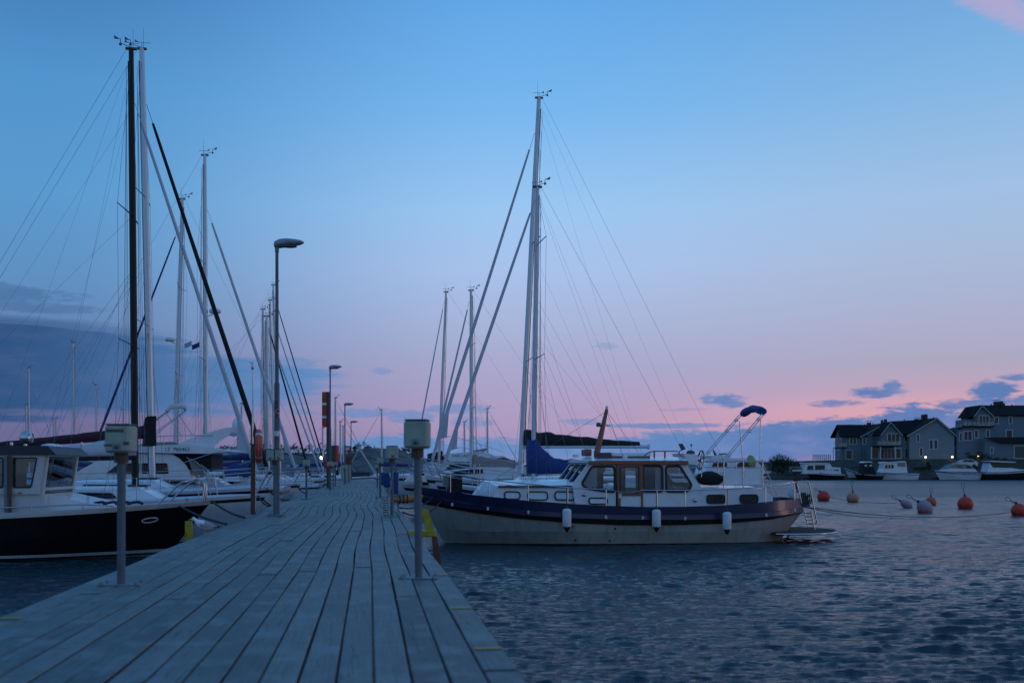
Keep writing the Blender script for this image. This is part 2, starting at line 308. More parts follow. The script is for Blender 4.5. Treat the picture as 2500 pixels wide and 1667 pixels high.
# ---------------------------------------------------------------- water
def water():
    rng = np.random.default_rng(3)
    ny, nx = 1650, 600
    Y = np.concatenate([[-400, -60, 0.5, 2.5], 5.0 * (330 / 5.0) ** np.linspace(0, 1, ny), [600, 1500, 4000]])
    u = np.concatenate([[-6, -2, -1.], np.linspace(-.60, .60, nx), [1., 2, 6]])
    W = np.maximum(np.abs(Y), 5.)
    X = u[None, :] * W[:, None]; YY = np.repeat(Y[:, None], len(u), 1)
    sp = np.maximum(.0026 * W * .9, .0021 * W)[:, None]
    h = np.zeros_like(X); dx = h.copy(); dy = h.copy()
    for i in range(130):
        lo_, hi_, am = ((.055, .18, .0062), (.12, .36, .0082), (.34, .8, .0050))[(i > 55) + (i > 104)]; lam = lo_ * (hi_ / lo_) ** rng.random(); a = rng.normal(R(86), R(24 if i < 70 else 20)); k = 2 * math.pi / lam
        amp = am * lam ** .98 * rng.uniform(.6, 1.3); f = np.clip((lam / sp - 2.6) / 2, 0, 1)
        ph = k * (X * math.cos(a) + YY * math.sin(a)) + rng.uniform(0, 6.28); h += f * amp * np.sin(ph); ch = f * amp * np.cos(ph); dx += ch * math.cos(a); dy += ch * math.sin(a)
    calm = np.clip((W[:, None] - 3) / 3, 0, 1) * ((YY > 4) & (YY < 331) & (np.abs(u)[None, :] < .61))
    # groups of waves: calmer and rougher patches a few metres across
    gust = .8 + .3 * np.sin(X * .55 + 1.3 * np.sin(YY * .21)) * np.sin(YY * .33 + .8 * np.sin(X * .27)); Z = h * calm * gust; X = X + dx * calm * gust * .9; YY = YY + dy * calm * gust * .9
    n, m = X.shape; me = bpy.data.meshes.new('water')
    v = np.stack([X, YY, Z], -1).reshape(-1, 3); idx = np.arange(n * m).reshape(n, m)
    f = np.stack([idx[:-1, :-1], idx[:-1, 1:], idx[1:, 1:], idx[1:, :-1]], -1).reshape(-1, 4)
    me.vertices.add(len(v)); me.vertices.foreach_set('co', v.ravel()); me.loops.add(f.size); me.loops.foreach_set('vertex_index', f.ravel().astype(np.int32))
    me.polygons.add(len(f)); me.polygons.foreach_set('loop_start', np.arange(0, f.size, 4, dtype=np.int32)); me.polygons.foreach_set('loop_total', np.full(len(f), 4, np.int32)); me.polygons.foreach_set('use_smooth', np.ones(len(f), bool)); me.update(calc_edges=True)
    ma = bpy.data.materials.new('harbour_water'); ma.use_nodes = True; w = NT(ma.node_tree); b = w.n['Principled BSDF']
    b.inputs['Base Color'].default_value = (.009, .030, .038, 1); b.inputs['Roughness'].default_value = .06; b.inputs['IOR'].default_value = 1.33
    g = w.new('ShaderNodeNewGeometry').outputs['Position']; mp = w.new('ShaderNodeMapping'); w.l.new(g, mp.inputs[0]); mp.inputs['Scale'].default_value = (.32, 1, 1)
    sy = w.new('ShaderNodeSeparateXYZ'); w.l.new(g, sy.inputs[0]); ruf = w.noise(mp.outputs[0], .12, 3, .5)
    w.put(w.m('ADD', w.lin(sy.outputs[1], 18, 75, .07, .36), w.lin(ruf, .35, .65, -.03, .05)), b.inputs['Roughness'])
    n1 = w.noise(mp.outputs[0], 4.6, 6, .62); n2 = w.noise(mp.outputs[0], 9, 3, .5)
    bn = w.new('ShaderNodeBump'); bn.inputs['Strength'].default_value = 1; bn.inputs['Distance'].default_value = .12
    w.put(w.m('ADD', n1, w.m('MULTIPLY', n2, .17)), bn.inputs['Height']); w.l.new(bn.outputs[0], b.inputs['Normal'])
    me.materials.append(ma); o = link(bpy.data.objects.new('water', me)); tag(o, 'dark rippled harbour water', 'water', kind='structure')
water()
# ---------------------------------------------------------------- the timber jetty
def wig(y): return (.055 * math.sin(y * .42 + .6) + .022 * math.sin(y * .9 + 2)) * min(1, max(0, (y - 9) / 8)) * max(.25, 1 - max(0, y - 30) / 60)
def lift(y): return .018 * math.sin(y * .5 + 1.2) * min(1, max(0, (y - 8) / 6))
DROT = math.atan(.143); XR, XL = .66, -2.227
def dockpt(x, y, z=DECK):
    c, s = math.cos(DROT), math.sin(DROT); return Vector((x * c - y * s, x * s + y * c, z))
def jetty():
    t = thing('wooden_jetty', 'long weathered grey timber jetty with lengthwise boards running out between the boats', 'jetty', (0, 0, 0), DROT)
    m = bpy.data.materials.new('weathered_deck_boards'); m.use_nodes = True; w = NT(m.node_tree); b = w.n['Principled BSDF']
    co = w.new('ShaderNodeTexCoord').outputs['Object']; ri = w.new('ShaderNodeNewGeometry').outputs['Random Per Island']
    def st(x, y, z=1.):
        q = w.new('ShaderNodeMapping'); w.l.new(co, q.inputs[0]); q.inputs['Scale'].default_value = (x, y, z)
        a = w.new('ShaderNodeVectorMath', operation='ADD'); w.l.new(q.outputs[0], a.inputs[0]); w.put(w.vec(0., w.m('MULTIPLY', ri, 37), w.m('MULTIPLY', ri, 11)), a.inputs[1]); return a.outputs[0]
    grain = w.noise(st(60, 1.4), 1.6, 6, .65, .4); blot = w.noise(st(2.2, 1.5), 1.7, 5, .62); saw = w.noise(st(5, 26), 1.5, 4, .6)
    crack = w.noise(st(26, .9), 1.3, 3, .6, 1.6)
    c = w.ramp(ri, [(0, (.062, .078, .078, 1)), (.3, (.115, .132, .126, 1)), (.6, (.15, .165, .155, 1)), (1, (.085, .10, .10, 1))])
    c = w.mix(w.m('MULTIPLY', w.ss(grain, .42, .68), .7), c, (.06, .068, .066, 1)); c = w.mix(w.m('MULTIPLY', w.ss(blot, .45, .7), .65), c, (.205, .235, .23, 1))
    c = w.mix(w.m('MULTIPLY', w.ss(saw, .54, .66), .5), c, (.07, .072, .07, 1)); c = w.mix(w.m('MULTIPLY', w.ss(crack, .63, .67), .85), c, (.02, .02, .02, 1))
    sx = w.new('ShaderNodeSeparateXYZ'); w.l.new(co, sx.inputs[0]); fx = w.m('FRACT', w.m('DIVIDE', w.m('SUBTRACT', sx.outputs[0], XL), (XR - XL) / 18)); fy = w.m('MULTIPLY', w.m('SUBTRACT', w.m('FRACT', w.m('DIVIDE', sx.outputs[1], .62)), .5), .62)
    ex = w.m('MULTIPLY', w.m('SUBTRACT', w.m('ABSOLUTE', w.m('SUBTRACT', fx, .5)), .3), .16); rr = w.m('SQRT', w.m('ADD', w.m('MULTIPLY', ex, ex), w.m('MULTIPLY', fy, fy)))
    c = w.mix(w.m('MULTIPLY', w.ss(rr, .0085, .0055), .8), c, (.03, .03, .032, 1))   # screw heads over the joists
    w.put(c, b.inputs['Base Color']); b.inputs['Roughness'].default_value = .58; b.inputs['Specular IOR Level'].default_value = .5
    bn = w.new('ShaderNodeBump'); bn.inputs['Strength'].default_value = .5; bn.inputs['Distance'].default_value = .006
    w.put(w.m('SUBTRACT', w.m('ADD', grain, saw), w.m('MULTIPLY', w.ss(crack, .62, .67), 1.5)), bn.inputs['Height']); w.l.new(bn.outputs[0], b.inputs['Normal'])
    mb = MB(); rng = random.Random(5); n = 18; bw = (XR - XL) / n
    for i in range(n):
        y = -2.5 - rng.random() * 3
        while y < 82:
            y1 = min(82, y + rng.uniform(3.4, 5.4)); g = .0044 + rng.random() * .0018; dz = rng.uniform(-.0035, .0035); ph = rng.random() * 6; ya = max(y, -2.5)
            if y1 > -2.4:
                k = max(2, int((y1 - ya) / .45)); rows = []
                for j in range(k + 1):
                    yy = ya + (y1 - ya - .006) * j / k; e = wig(yy) + .0015 * math.sin(yy * 1.7 + ph); x0 = XL + bw * i + g + e; x1 = XL + bw * (i + 1) - g + e + .0015 * math.sin(yy * 2.3 + ph); z = DECK + lift(yy) + dz
                    rows.append([(x0, yy, z - .04), (x0, yy, z - .005), (x0 + .005, yy, z), (x1 - .005, yy, z), (x1, yy, z - .005), (x1, yy, z - .04)])
                mb.k = 1; [mb.grid([r_[a:a + 2] for r_ in rows], smooth=False, flip=True) for a in (0, 4)]; mb.k = 0; mb.grid([r_[1:5] for r_ in rows], smooth=False, flip=True); mb.k = 1; mb.add(rows[0], [(0, 1, 2, 3, 4, 5)]); mb.add(rows[-1], [(5, 4, 3, 2, 1, 0)])
            y = y1
    mb.build('deck_boards', [m, M['boardedge']], t)
    for x in (XL, XR):
        e = MB(); s = 1 if x > 0 else -1; rows = []
        for j in range(200):
            yy = -2.5 + 84.5 * j / 199; xx = x + wig(yy) - s * .06; z = DECK + lift(yy) - .043; rows.append([(xx - .035, yy, z - .22), (xx - .035, yy, z), (xx + .035, yy, z), (xx + .035, yy, z - .22)])
        e.grid(rows, smooth=False, closed=True, flip=True); e.build('edge_beam', M['oldwood'], t)
    p = MB(); p.box((XL + .25, -2.5, -.3), (XR - .25, 82, .8)); p.build('pontoon', M['black'], t)
    for yy, x0 in ((4.9, XR - .14), (6.35, XR - .14), (8.35, XR - .14), (14., XR - .14), (6.3, XL + .02)): k = MB(); k.box((x0 + wig(yy), yy, DECK + .004), (x0 + .135 + wig(yy), yy + .035, DECK + .0085)); k.build('yellow_marking', M['yellow'], t)
jetty()
# ---------------------------------------------------------------- shores
def rockmat(name, c1, c2, c3):
    m = bpy.data.materials.new(name); m.use_nodes = True; w = NT(m.node_tree); b = w.n['Principled BSDF']; g = w.new('ShaderNodeNewGeometry').outputs['Position']
    n1 = w.noise(g, .35, 7, .65); n2 = w.noise(g, 1.7, 6, .6); c = w.mix(w.ss(n2, .35, .7), c1, c2); c = w.mix(w.ss(n1, .48, .6), c, c3); w.put(c, b.inputs['Base Color']); b.inputs['Roughness'].default_value = .9
    bn = w.new('ShaderNodeBump'); bn.inputs['Distance'].default_value = .5; w.put(n2, bn.inputs['Height']); w.l.new(bn.outputs[0], b.inputs['Normal']); return m
M['rock'] = rockmat('coastal_rock', (.10, .095, .095, 1), (.17, .16, .155, 1), (.075, .055, .035, 1)); M['bank'] = rockmat('shore_bank', (.035, .038, .035, 1), (.07, .065, .058, 1), (.03, .035, .018, 1))
def interp(x, pts):
    if x <= pts[0][0]: return pts[0][1]
    for (a, p), (b, q) in zip(pts, pts[1:]):
        if x <= b: return p + (q - p) * (x - a) / (b - a)
    return pts[-1][1]
def terrain(name, label, x0, x1, y0, y1, hf, m, nx=90, ny=40):
    mb = MB(); rows = [[(x0 + (x1 - x0) * i / nx, y0 + (y1 - y0) * j / ny, hf(x0 + (x1 - x0) * i / nx, y0 + (y1 - y0) * j / ny)) for i in range(nx + 1)] for j in range(ny + 1)]
    mb.grid(rows); return tag(mb.build(name, m), label, 'terrain', kind='structure')
HP = [(-75, .8), (-60, 3.0), (-48, 3.1), (-36, 3.5), (-28, 3.6), (-22, 3.5), (-19, 3.4), (-17.5, 4.1), (-14, 4.0), (-11, 3.1), (-8, 2.7), (-3, 2.2), (2, 1.2), (6, -.6)]
def hillh(x, y):
    k = min(1, max(0, (y - 96) / 18)) ** .7 * min(1, max(0, (150 - y) / 25)); return interp(x * 118 / max(y, 100), HP) * k + (noise.noise((x * .25, y * .25, 0)) * .55 + noise.noise((x * .9, y * .9, 3)) * .22) * k - .3 * (1 - k)
terrain('rocky_hill', 'low rocky hill with brown scrub beyond the far end of the jetty', -95, 14, 95, 152, hillh, M['rock'], 160, 60)
def shoreh(x, y):
    k = min(1, max(0, (y - 174 - max(0, 52 - x) * .35) / 6)); top = interp(x, [(44, .2), (48, 1.6), (56, 3.3), (62, 3.55), (90, 3.7), (120, 4.3), (400, 6)]); return top * k + (1 - k) * -.6 + (noise.noise((x * .5, y * .5, 1)) * .4 + noise.noise((x * 1.6, y * 1.6, 1)) * .18) * (k if k < 1 else .12)
terrain('far_shore', 'dark stony far shore carrying the grey houses', 40, 330, 168, 330, shoreh, M['bank'], 200, 90)
terrain('distant_coast', 'very low distant coast along the horizon', -900, 900, 900, 1000, lambda x, y: max(-1, 4.2 + 3 * noise.noise((x * .01, 0, 0)) + noise.noise((x * .05, 1, 0))) * min(1, (y - 900) / 30), M['bank'], 120, 6)
def crown(mb, c, r, n, size, rng, k=0):
    """many small leaf faces spread through uneven clumps"""
    c = Vector(c); r = Vector(r); cl = [(Vector([rng.gauss(0, .42) for _ in range(3)]), rng.uniform(.25, .5)) for _ in range(max(5, n // 45))]
    for _ in range(n):
        q, s = rng.choice(cl); d = Vector([rng.gauss(0, 1) for _ in range(3)]).normalized() * s * rng.random() ** .4 + q
        p = c + Vector((d.x * r.x, d.y * r.y, d.z * r.z)); a = Vector([rng.gauss(0, 1) for _ in range(3)]).normalized(); b = a.orthogonal().normalized(); e = a.cross(b); z = size * rng.uniform(.6, 1.4)
        mb.add([p - b * z, p + e * z * .45, p + b * z, p - e * z * .45], [(0, 1, 2, 3)])
def bush(label, x, y, z, w, h, n, group=None, m='leaf', name='bush', size=.16):
    t = thing(name, label, name.split('_')[-1], (x, y, z), 0, group); rng = random.Random(int(x * 10 + y)); s = MB()
    for i in range(4): s.tube([(rng.uniform(-.1, .1) * w, 0, -.4), (rng.uniform(-.3, .3) * w, rng.uniform(-.2, .2) * w, h * .7)], [.05, .015], 5)
    s.build('stem', M['bark'], t); b = MB(); crown(b, (0, 0, h * .5), (w / 2 * 1.2, w * .35, h * .62), n, size, rng); b.build('crown', M[m], t)
# ---------------------------------------------------------------- boats
class Frame:
    """boat axes: x from bow to stern, y across, z up from the water"""
    def __init__(s, bx, by, a): s.b = (bx, by); s.a = a; s.c, s.n = math.cos(a), math.sin(a)
    def pt(s, px, py, w=0.):
        k = (px - CX) / F; c, n = s.c, s.n; (bx, by) = s.b
        q = (k * (by + w * c) - bx + w * n) / (c - k * n); Y = by + q * n + w * c
        return Vector((q, w, ZC - (py - HY) / F * Y))
    def world(s, p): return Vector((s.b[0] + p[0] * s.c - p[1] * s.n, s.b[1] + p[0] * s.n + p[1] * s.c, p[2]))
AL, AR = DROT + math.pi, DROT
def hull(L, B, sheer, levels, rake=.6, srake=.2, um=.45, p=2.2, stern=.72, nu=26, flare=.16, round_stern=0.):
    """levels: (fraction of sheer height, material index); returns mesh and the deck edge function"""
    def pos(u, h, side):
        h = 1 + (h - 1) * min(1, u * 1.2 + .08) if h > 1 else h; h1 = max(h, 0); s0 = rake * (1 - h1); s1 = L - srake * (1 - h1); z = h * sheer(u) if h >= 0 else h * .6
        pe = p * (.62 + .38 * h1)
        f = 1 - (1 - u / um) ** pe if u < um else 1 - (1 - stern) * ((u - um) / (1 - um)) ** 2.2
        if round_stern and u > 1 - round_stern: f *= math.sqrt(max(.0, 1 - ((u - 1 + round_stern) / round_stern) ** 2 * .8))
        b = B / 2 * max(.006, f) * (1 - flare * max(0, 1 - h1) ** 1.4) * (1 if h >= 0 else .8)
        return Vector((s0 + u * (s1 - s0), side * b, z))
    us = [(i / nu) ** 1.25 for i in range(nu + 1)]
    mb = MB()
    for side in (-1, 1):
        for (h0, k0), (h1, k1) in zip(levels, levels[1:]):
            mb.k = k0; mb.grid([[pos(u, h0, side), pos(u, h1, side)] for u in us], flip=side > 0)
    for (h0, k0), (h1, k1) in zip(levels, levels[1:]):
        mb.k = k0; mb.add([pos(1, h0, -1), pos(1, h0, 1), pos(1, h1, 1), pos(1, h1, -1)], [(0, 1, 2, 3)])
    return mb, pos, us
def deck(mb, pos, us, h=1., inb=.97, camber=.05, dz=0.):
    rows = []
    for u in us:
        a = pos(u, h, 1); rows.append([Vector((a.x, a.y * q * inb, a.z + dz + camber * (1 - q * q) * min(1, a.y * 1.5))) for q in (-1, -.5, 0, .5, 1)])
    mb.grid(rows)
def trunk(mb, x0, x1, hw0, hw1, z0, z1, slope=.35, ins=.08, camber=.07):
    """coachroof: sloping front, camber on top"""
    ys = (-1, -.6, 0, .6, 1)
    def row(x, hw, z, c): return [Vector((x, hw * y, z + c * (1 - y * y))) for y in ys]
    mb.grid([row(x0, hw0, z0, 0), row(x0 + slope, hw0 * .96, z1 - .04, camber * .5), row(x0 + slope + .1, hw0 * .95, z1, camber), row(x1 - .03, hw1 - ins, z1, camber), row(x1, hw1 - ins, z0, 0)], smooth=False)
    for s in (-1, 1):
        a = [Vector((x0, s * hw0, z0)), Vector((x0 + slope, s * hw0 * .96, z1 - .04)), Vector((x0 + slope + .1, s * hw0 * .95, z1)), Vector((x1 - .03, s * (hw1 - ins), z1)), Vector((x1, s * (hw1 - ins), z0))]
        b = [Vector((q.x, s * (hw0 + (hw1 - hw0) * (q.x - x0) / (x1 - x0)), z0)) for q in a]
        mb.grid([a, b], smooth=False)
def vane(mb, p, s=1., flip=1):
    p = Vector(p); mb.tube([p, p + Vector((0, 0, .22 * s))], .008, 5); q = p + Vector((0, 0, .22 * s))
    mb.tube([q - Vector((.22 * flip * s, 0, 0)), q + Vector((.3 * flip * s, 0, -.02))], .007, 5); mb.poly([[q - Vector((.24 * flip * s, 0, .01)), q - Vector((.24 * flip * s, 0, -.07)), q - Vector((.12 * flip * s, 0, 0))]], (0, .008, 0))
    a = p + Vector((-.4 * flip * s, 0, .12)); mb.tube([p + Vector((0, 0, .02)), a], .009, 5); mb.tube([a, a + Vector((0, 0, .12))], .01, 5); mb.poly([[a + Vector((0, 0, .1)), a + Vector((-.17 * flip, 0, .2)), a + Vector((-.15 * flip, 0, .1))]], (0, .01, 0)); mb.ball(a - Vector((0, 0, .03)), .04, n=8, m=5)
    mb.tube([p + Vector((.05 * flip, 0, 0)), p + Vector((.05 * flip, 0, .75 * s))], [.006, .003], 4)
def pulpit(mb, pos, h=.55, u1=.14, r=.014):
    a = pos(.0, 1, 1); pts = {}
    for s in (-1, 1):
        b = pos(u1, 1, s) * 1; top = b + Vector((.1, -s * .04, h)); nose = a + Vector((-.02, s * .10, h + .05)); foot = pos(.03, 1, s)
        mb.tube([b, top], r, 6); mb.tube([top] + arc(top, nose + Vector((.2, s * .1, 0)), nose, 6)[1:], r, 6); mb.tube([foot, nose], r, 6); mb.tube([b + Vector((-.02, 0, h * .5)), foot.lerp(nose, .5)], r * .8, 6); pts[s] = nose
    mb.tube([pts[-1], pts[-1] + Vector((-.07, .05, 0)), pts[1] + Vector((-.07, -.05, 0)), pts[1]], r, 6)
def fittings(t, pos, L, fb, near=-1, ug=(.16, .30, .44, .58, .72, .86), h=.6):
    mb = MB(); pulpit(mb, pos); mb.build('pulpit', M['steel'], t)
    w = MB()
    for s in (-1, 1):
        tops = []
        for u in ug:
            a = pos(u, 1, s); a.y *= .97; b = a + Vector((0, 0, h)); w.tube([a, b], .011, 6); tops.append(b)
        e = pos(.97, 1, s); e.y *= .95
        w.tube([e, e + Vector((0, 0, h))], .014, 6); tops.append(e + Vector((0, 0, h))); w.tube(tops, .005, 4); w.tube([q - Vector((0, 0, h * .5)) for q in tops], .004, 4)
    a, b = [pos(.97, 1, s) + Vector((0, 0, h)) for s in (-1, 1)]; w.tube([a, a + Vector((.15, .1, 0)), b + Vector((.15, -.1, 0)), b], .014, 6); w.build('guard_rail', M['steel'], t)
def rig(t, fr, base, top, r, mm, pos, L, spreaders=(.55,), stays=(), back=True, taper=.75, flip=1, boom=None, radar=None, lines=3, vn=1., extra=()):
    ax = (top - base); mb = MB(); mb.tube([base, base + ax * .7, top], [r, r * .97, r * taper], 12, flat=.8); mo = mb.build('mast', mm, t)
    g = MB(); g.tube([base + ax * .03 + Vector((r * 1.05, 0, 0)), base + ax * .97 + Vector((r * .9, 0, 0))], r * .18, 5); g.build('sail_track', M['greydark'], mo)
    v = MB(); vane(v, top, vn * .75, flip); v.bbox(top + Vector((-.15, -.04, -.05)), top + Vector((.15, .04, .02)), .02); v.build('wind_vane', M['wire'], mo)
    w = MB(); i = min(1, base.x / L + .02); ch = [pos(i, 1, s) for s in (-1, 1)]
    for s in (0, 1):
        sg = (-1, 1)[s]; prev = top - ax * .02; pts = [prev]
        for q in sorted(spreaders, reverse=True):
            c = base + ax * q; tip = c + Vector((.12, sg * abs(ch[s].y) * .72, .05)); sp = MB(); sp.tube([c, tip], [.028, .018], 6, flat=.5); sp.build('spreader', M['greydark'] if mm == M['carbon'] else M['alu'], mo); pts.append(tip)
        w.tube(pts + [ch[s]], .0042, 4); w.tube([base + ax * min(spreaders, default=.5), ch[s] + Vector((.25, 0, 0))], .0045, 4); w.tube([base + ax * min(spreaders, default=.5), ch[s] - Vector((.3, 0, 0))], .0045, 4)
    if back:
        e = pos(1, 1, -1); w.tube([top + Vector((.1, 0, 0)), Vector((L - .05, 0, e.z + .1))], .004, 4)
    for k in range(lines): w.tube([base + ax * (.96 - .05 * k) + Vector((r * 1.6, .03 * (k - 1), 0)), base + Vector((r * 2.2 + .06 * k, .1 * (k - 1), .3))], .005, 4)
    for q, k, sd in extra: w.tube([base + ax * q, base.lerp(pos(1, 1, sd), k) if k < 1 else pos(1, 1, sd)], .0024, 4)
    w.build('rigging', M['wire'], t)
    for (frac, rad, sm, clew) in stays:
        a = base + ax * frac + Vector((-r, 0, 0)); b = Vector((.12, 0, pos(0, 1, 1).z + .08)); f = MB(); d = b - a
        f.tube([a, a + d * .06], .008, 5); f.tube([a + d * .05, a + d * .1, a + d * .45, a + d * .8, a + d * .955], [rad * .5, rad * .62, rad * .85, rad * 1.05, rad * .9], 10); f.lathe([(.03, 0), (.085, .02), (.085, .10), (.03, .12)], a + d * .975, 12)
        if clew:
            c0 = a + d * .80; c1 = a + d * .90; tip = c1 + Vector((clew, 0, .12)); f.poly([[c0, c1, tip, c1.lerp(tip, .6) + Vector((0, 0, .03)), ]], (0, .03, 0)); f.tube([tip, tip + Vector((1.7, -.5, -.55))], .008, 5)
        f.build('furled_sail', sm, t)
    if boom:
        (bp, be, br, bm, cover) = boom; b = MB(); b.tube([bp, be], br, 10, flat=.75); b.bbox(be - Vector((.02, br, br)), be + Vector((.06, br, br)), .02); bo = b.build('boom', bm, t)
        if cover:
            cm, hh, drop, ex, mn = (tuple(cover) + (1.9, .30))[:5] if len(cover) == 3 else cover; c = MB(); n = 26; rows = []; rg = random.Random(int(base.z * 100))
            for q in range(n + 1):
                k = q / n if ex > 0 else -.07 + 1.07 * q / n; p = bp.lerp(be, k * .93) ; hgt = hh * (mn + (1 - mn) * ((1 - k) ** ex if ex > 0 else math.exp(-(max(0, k) / -ex) ** 1.9))) * (1 + .05 * math.sin(k * 37) + .04 * rg.uniform(-1, 1)); wd = (.10 + .10 * min(1, 1 - k)) * (1 + .06 * math.sin(k * 23))
                rows.append([p + Vector((0, wd * math.sin(a) * (1 if math.cos(a) < .2 else .75), (br * .2 + hgt * (.5 + .5 * math.cos(a)) - drop * (.5 - .5 * math.cos(a)) * 1.))) for a in [2 * math.pi * j / 12 for j in range(12)]])
            c.grid(rows, closed=True); c.add(rows[0], [tuple(range(12))]); c.add(rows[-1], [tuple(range(12))[::-1]]); c.build('sail_cover', cm, t)
            l = MB()
            for k in (.2, .45, .7): q = bp.lerp(be, k); l.tube([q + Vector((0, .16, -.05)), q + Vector((0, .02, .5)), base + ax * .5], .0035, 4)
            l.build('lazy_line', M['rope2'], bo)
    if radar:
        c = base + ax * radar + Vector((-.28 - r, 0, 0)); q = MB(); q.lathe([(.02, -.1), (.2, -.09), (.24, 0), (.2, .07), (.02, .1)], c, 16); q.tube([c - Vector((0, 0, .1)), c + Vector((.3, 0, -.22))], .02, 6); q.build('radar_dome', M['white'], mo)
    return mo
def sailboat(label, bowpx, Y, side, L, B, fb, mast, top, mm='alu', r=.075, hm='white', strake='navy', spreaders=(.38, .68), stays=(), boom=None, hood=None, cat='sailboat', group=None, flip=1, radar=None, windows='dark', cab=True, name='sailing_yacht', back=True, vn=1., lines=3, fit=True, extra=()):
    p = P(bowpx[0], bowpx[1], Y); fr = Frame(p.x, p.y, AL if side == 'L' else AR); t = thing(name, label, cat, (p.x, p.y, 0), fr.a, group)
    zb = p.z; sh = lambda u: fb + (zb - fb) * max(0, 1 - u / .75) ** 1.7 + (.06 * max(0, (u - .75) / .25) ** 2)
    mb, pos, us = hull(L, B, sh, [(1, 0), (.93, 1), (.86, 0), (.55, 0), (.12, 0), (.04, 2), (-.5, 2)], rake=.16 * L * .5, p=2.0, stern=.70)
    mb.build('hull', [M[hm], M[strake], M['navy']], t); d = MB(); deck(d, pos, us); d.build('deck', M['deckpaint'], t)
    if cab:
        c = MB(); x0, x1 = .24 * L, .66 * L; z0 = sh(.45); trunk(c, x0, x1, B * .2, B * .34, z0 - .02, z0 + .36, .6); co = c.build('cabin', M['white'], t)
        for s in (-1, 1):
            for a, b in ((.36, .47), (.50, .60)):
                g = MB(); ya = B * (.2 + .14 * (a * L - x0) / (x1 - x0)) - .03; yb = B * (.2 + .14 * (b * L - x0) / (x1 - x0)) - .04
                g.poly([rounded([(a * L, s * (ya + .012), z0 + .13), (b * L, s * (yb + .012), z0 + .12), (b * L - .03, s * (yb - .012), z0 + .28), (a * L + .15, s * (ya - .015), z0 + .27)], .05)], (0, s * .02, 0)); g.build('window', M[windows], co)
        [MB().bbox(a, b, .02).build('hatch', M['greydark'], t) for a, b in (((.30 * L, -.22, z0 + .42), (.35 * L, .22, z0 + .47)), ((.52 * L, -.3, z0 + .42), (.62 * L, .3, z0 + .48)))]
        if hood:
            h2 = MB(); rows = []
            for q, (x, z, w) in enumerate(((.58 * L, z0 + .38, .30), (.62 * L, z0 + .80, .32), (.70 * L, z0 + .90, .33))): rows.append([(x, B * w * math.sin(a), z0 + .2 + (z - z0 - .2) * max(0, math.cos(a)) ** .45) for a in [R(-90 + 18 * j) for j in range(11)]])
            h2.grid(rows); h2.build('sprayhood', M[hood], t)
    if fit: fittings(t, pos, L, fb)
    base = fr.pt(*mast); tp = fr.pt(*top); base.z = min(base.z, sh(.4) + .42)
    bm = None
    if boom:
        g, e, br, bmat, cover = boom; bm = (fr.pt(*g), fr.pt(*e), br, M[bmat], cover and (M[cover[0]],) + tuple(cover[1:]))
    rig(t, fr, base, tp, r, M[mm], pos, L, spreaders, [(a, b, M[c], d2) for a, b, c, d2 in stays], back, flip=flip, boom=bm, radar=radar, vn=vn, lines=lines, extra=extra)
    return t, fr, pos
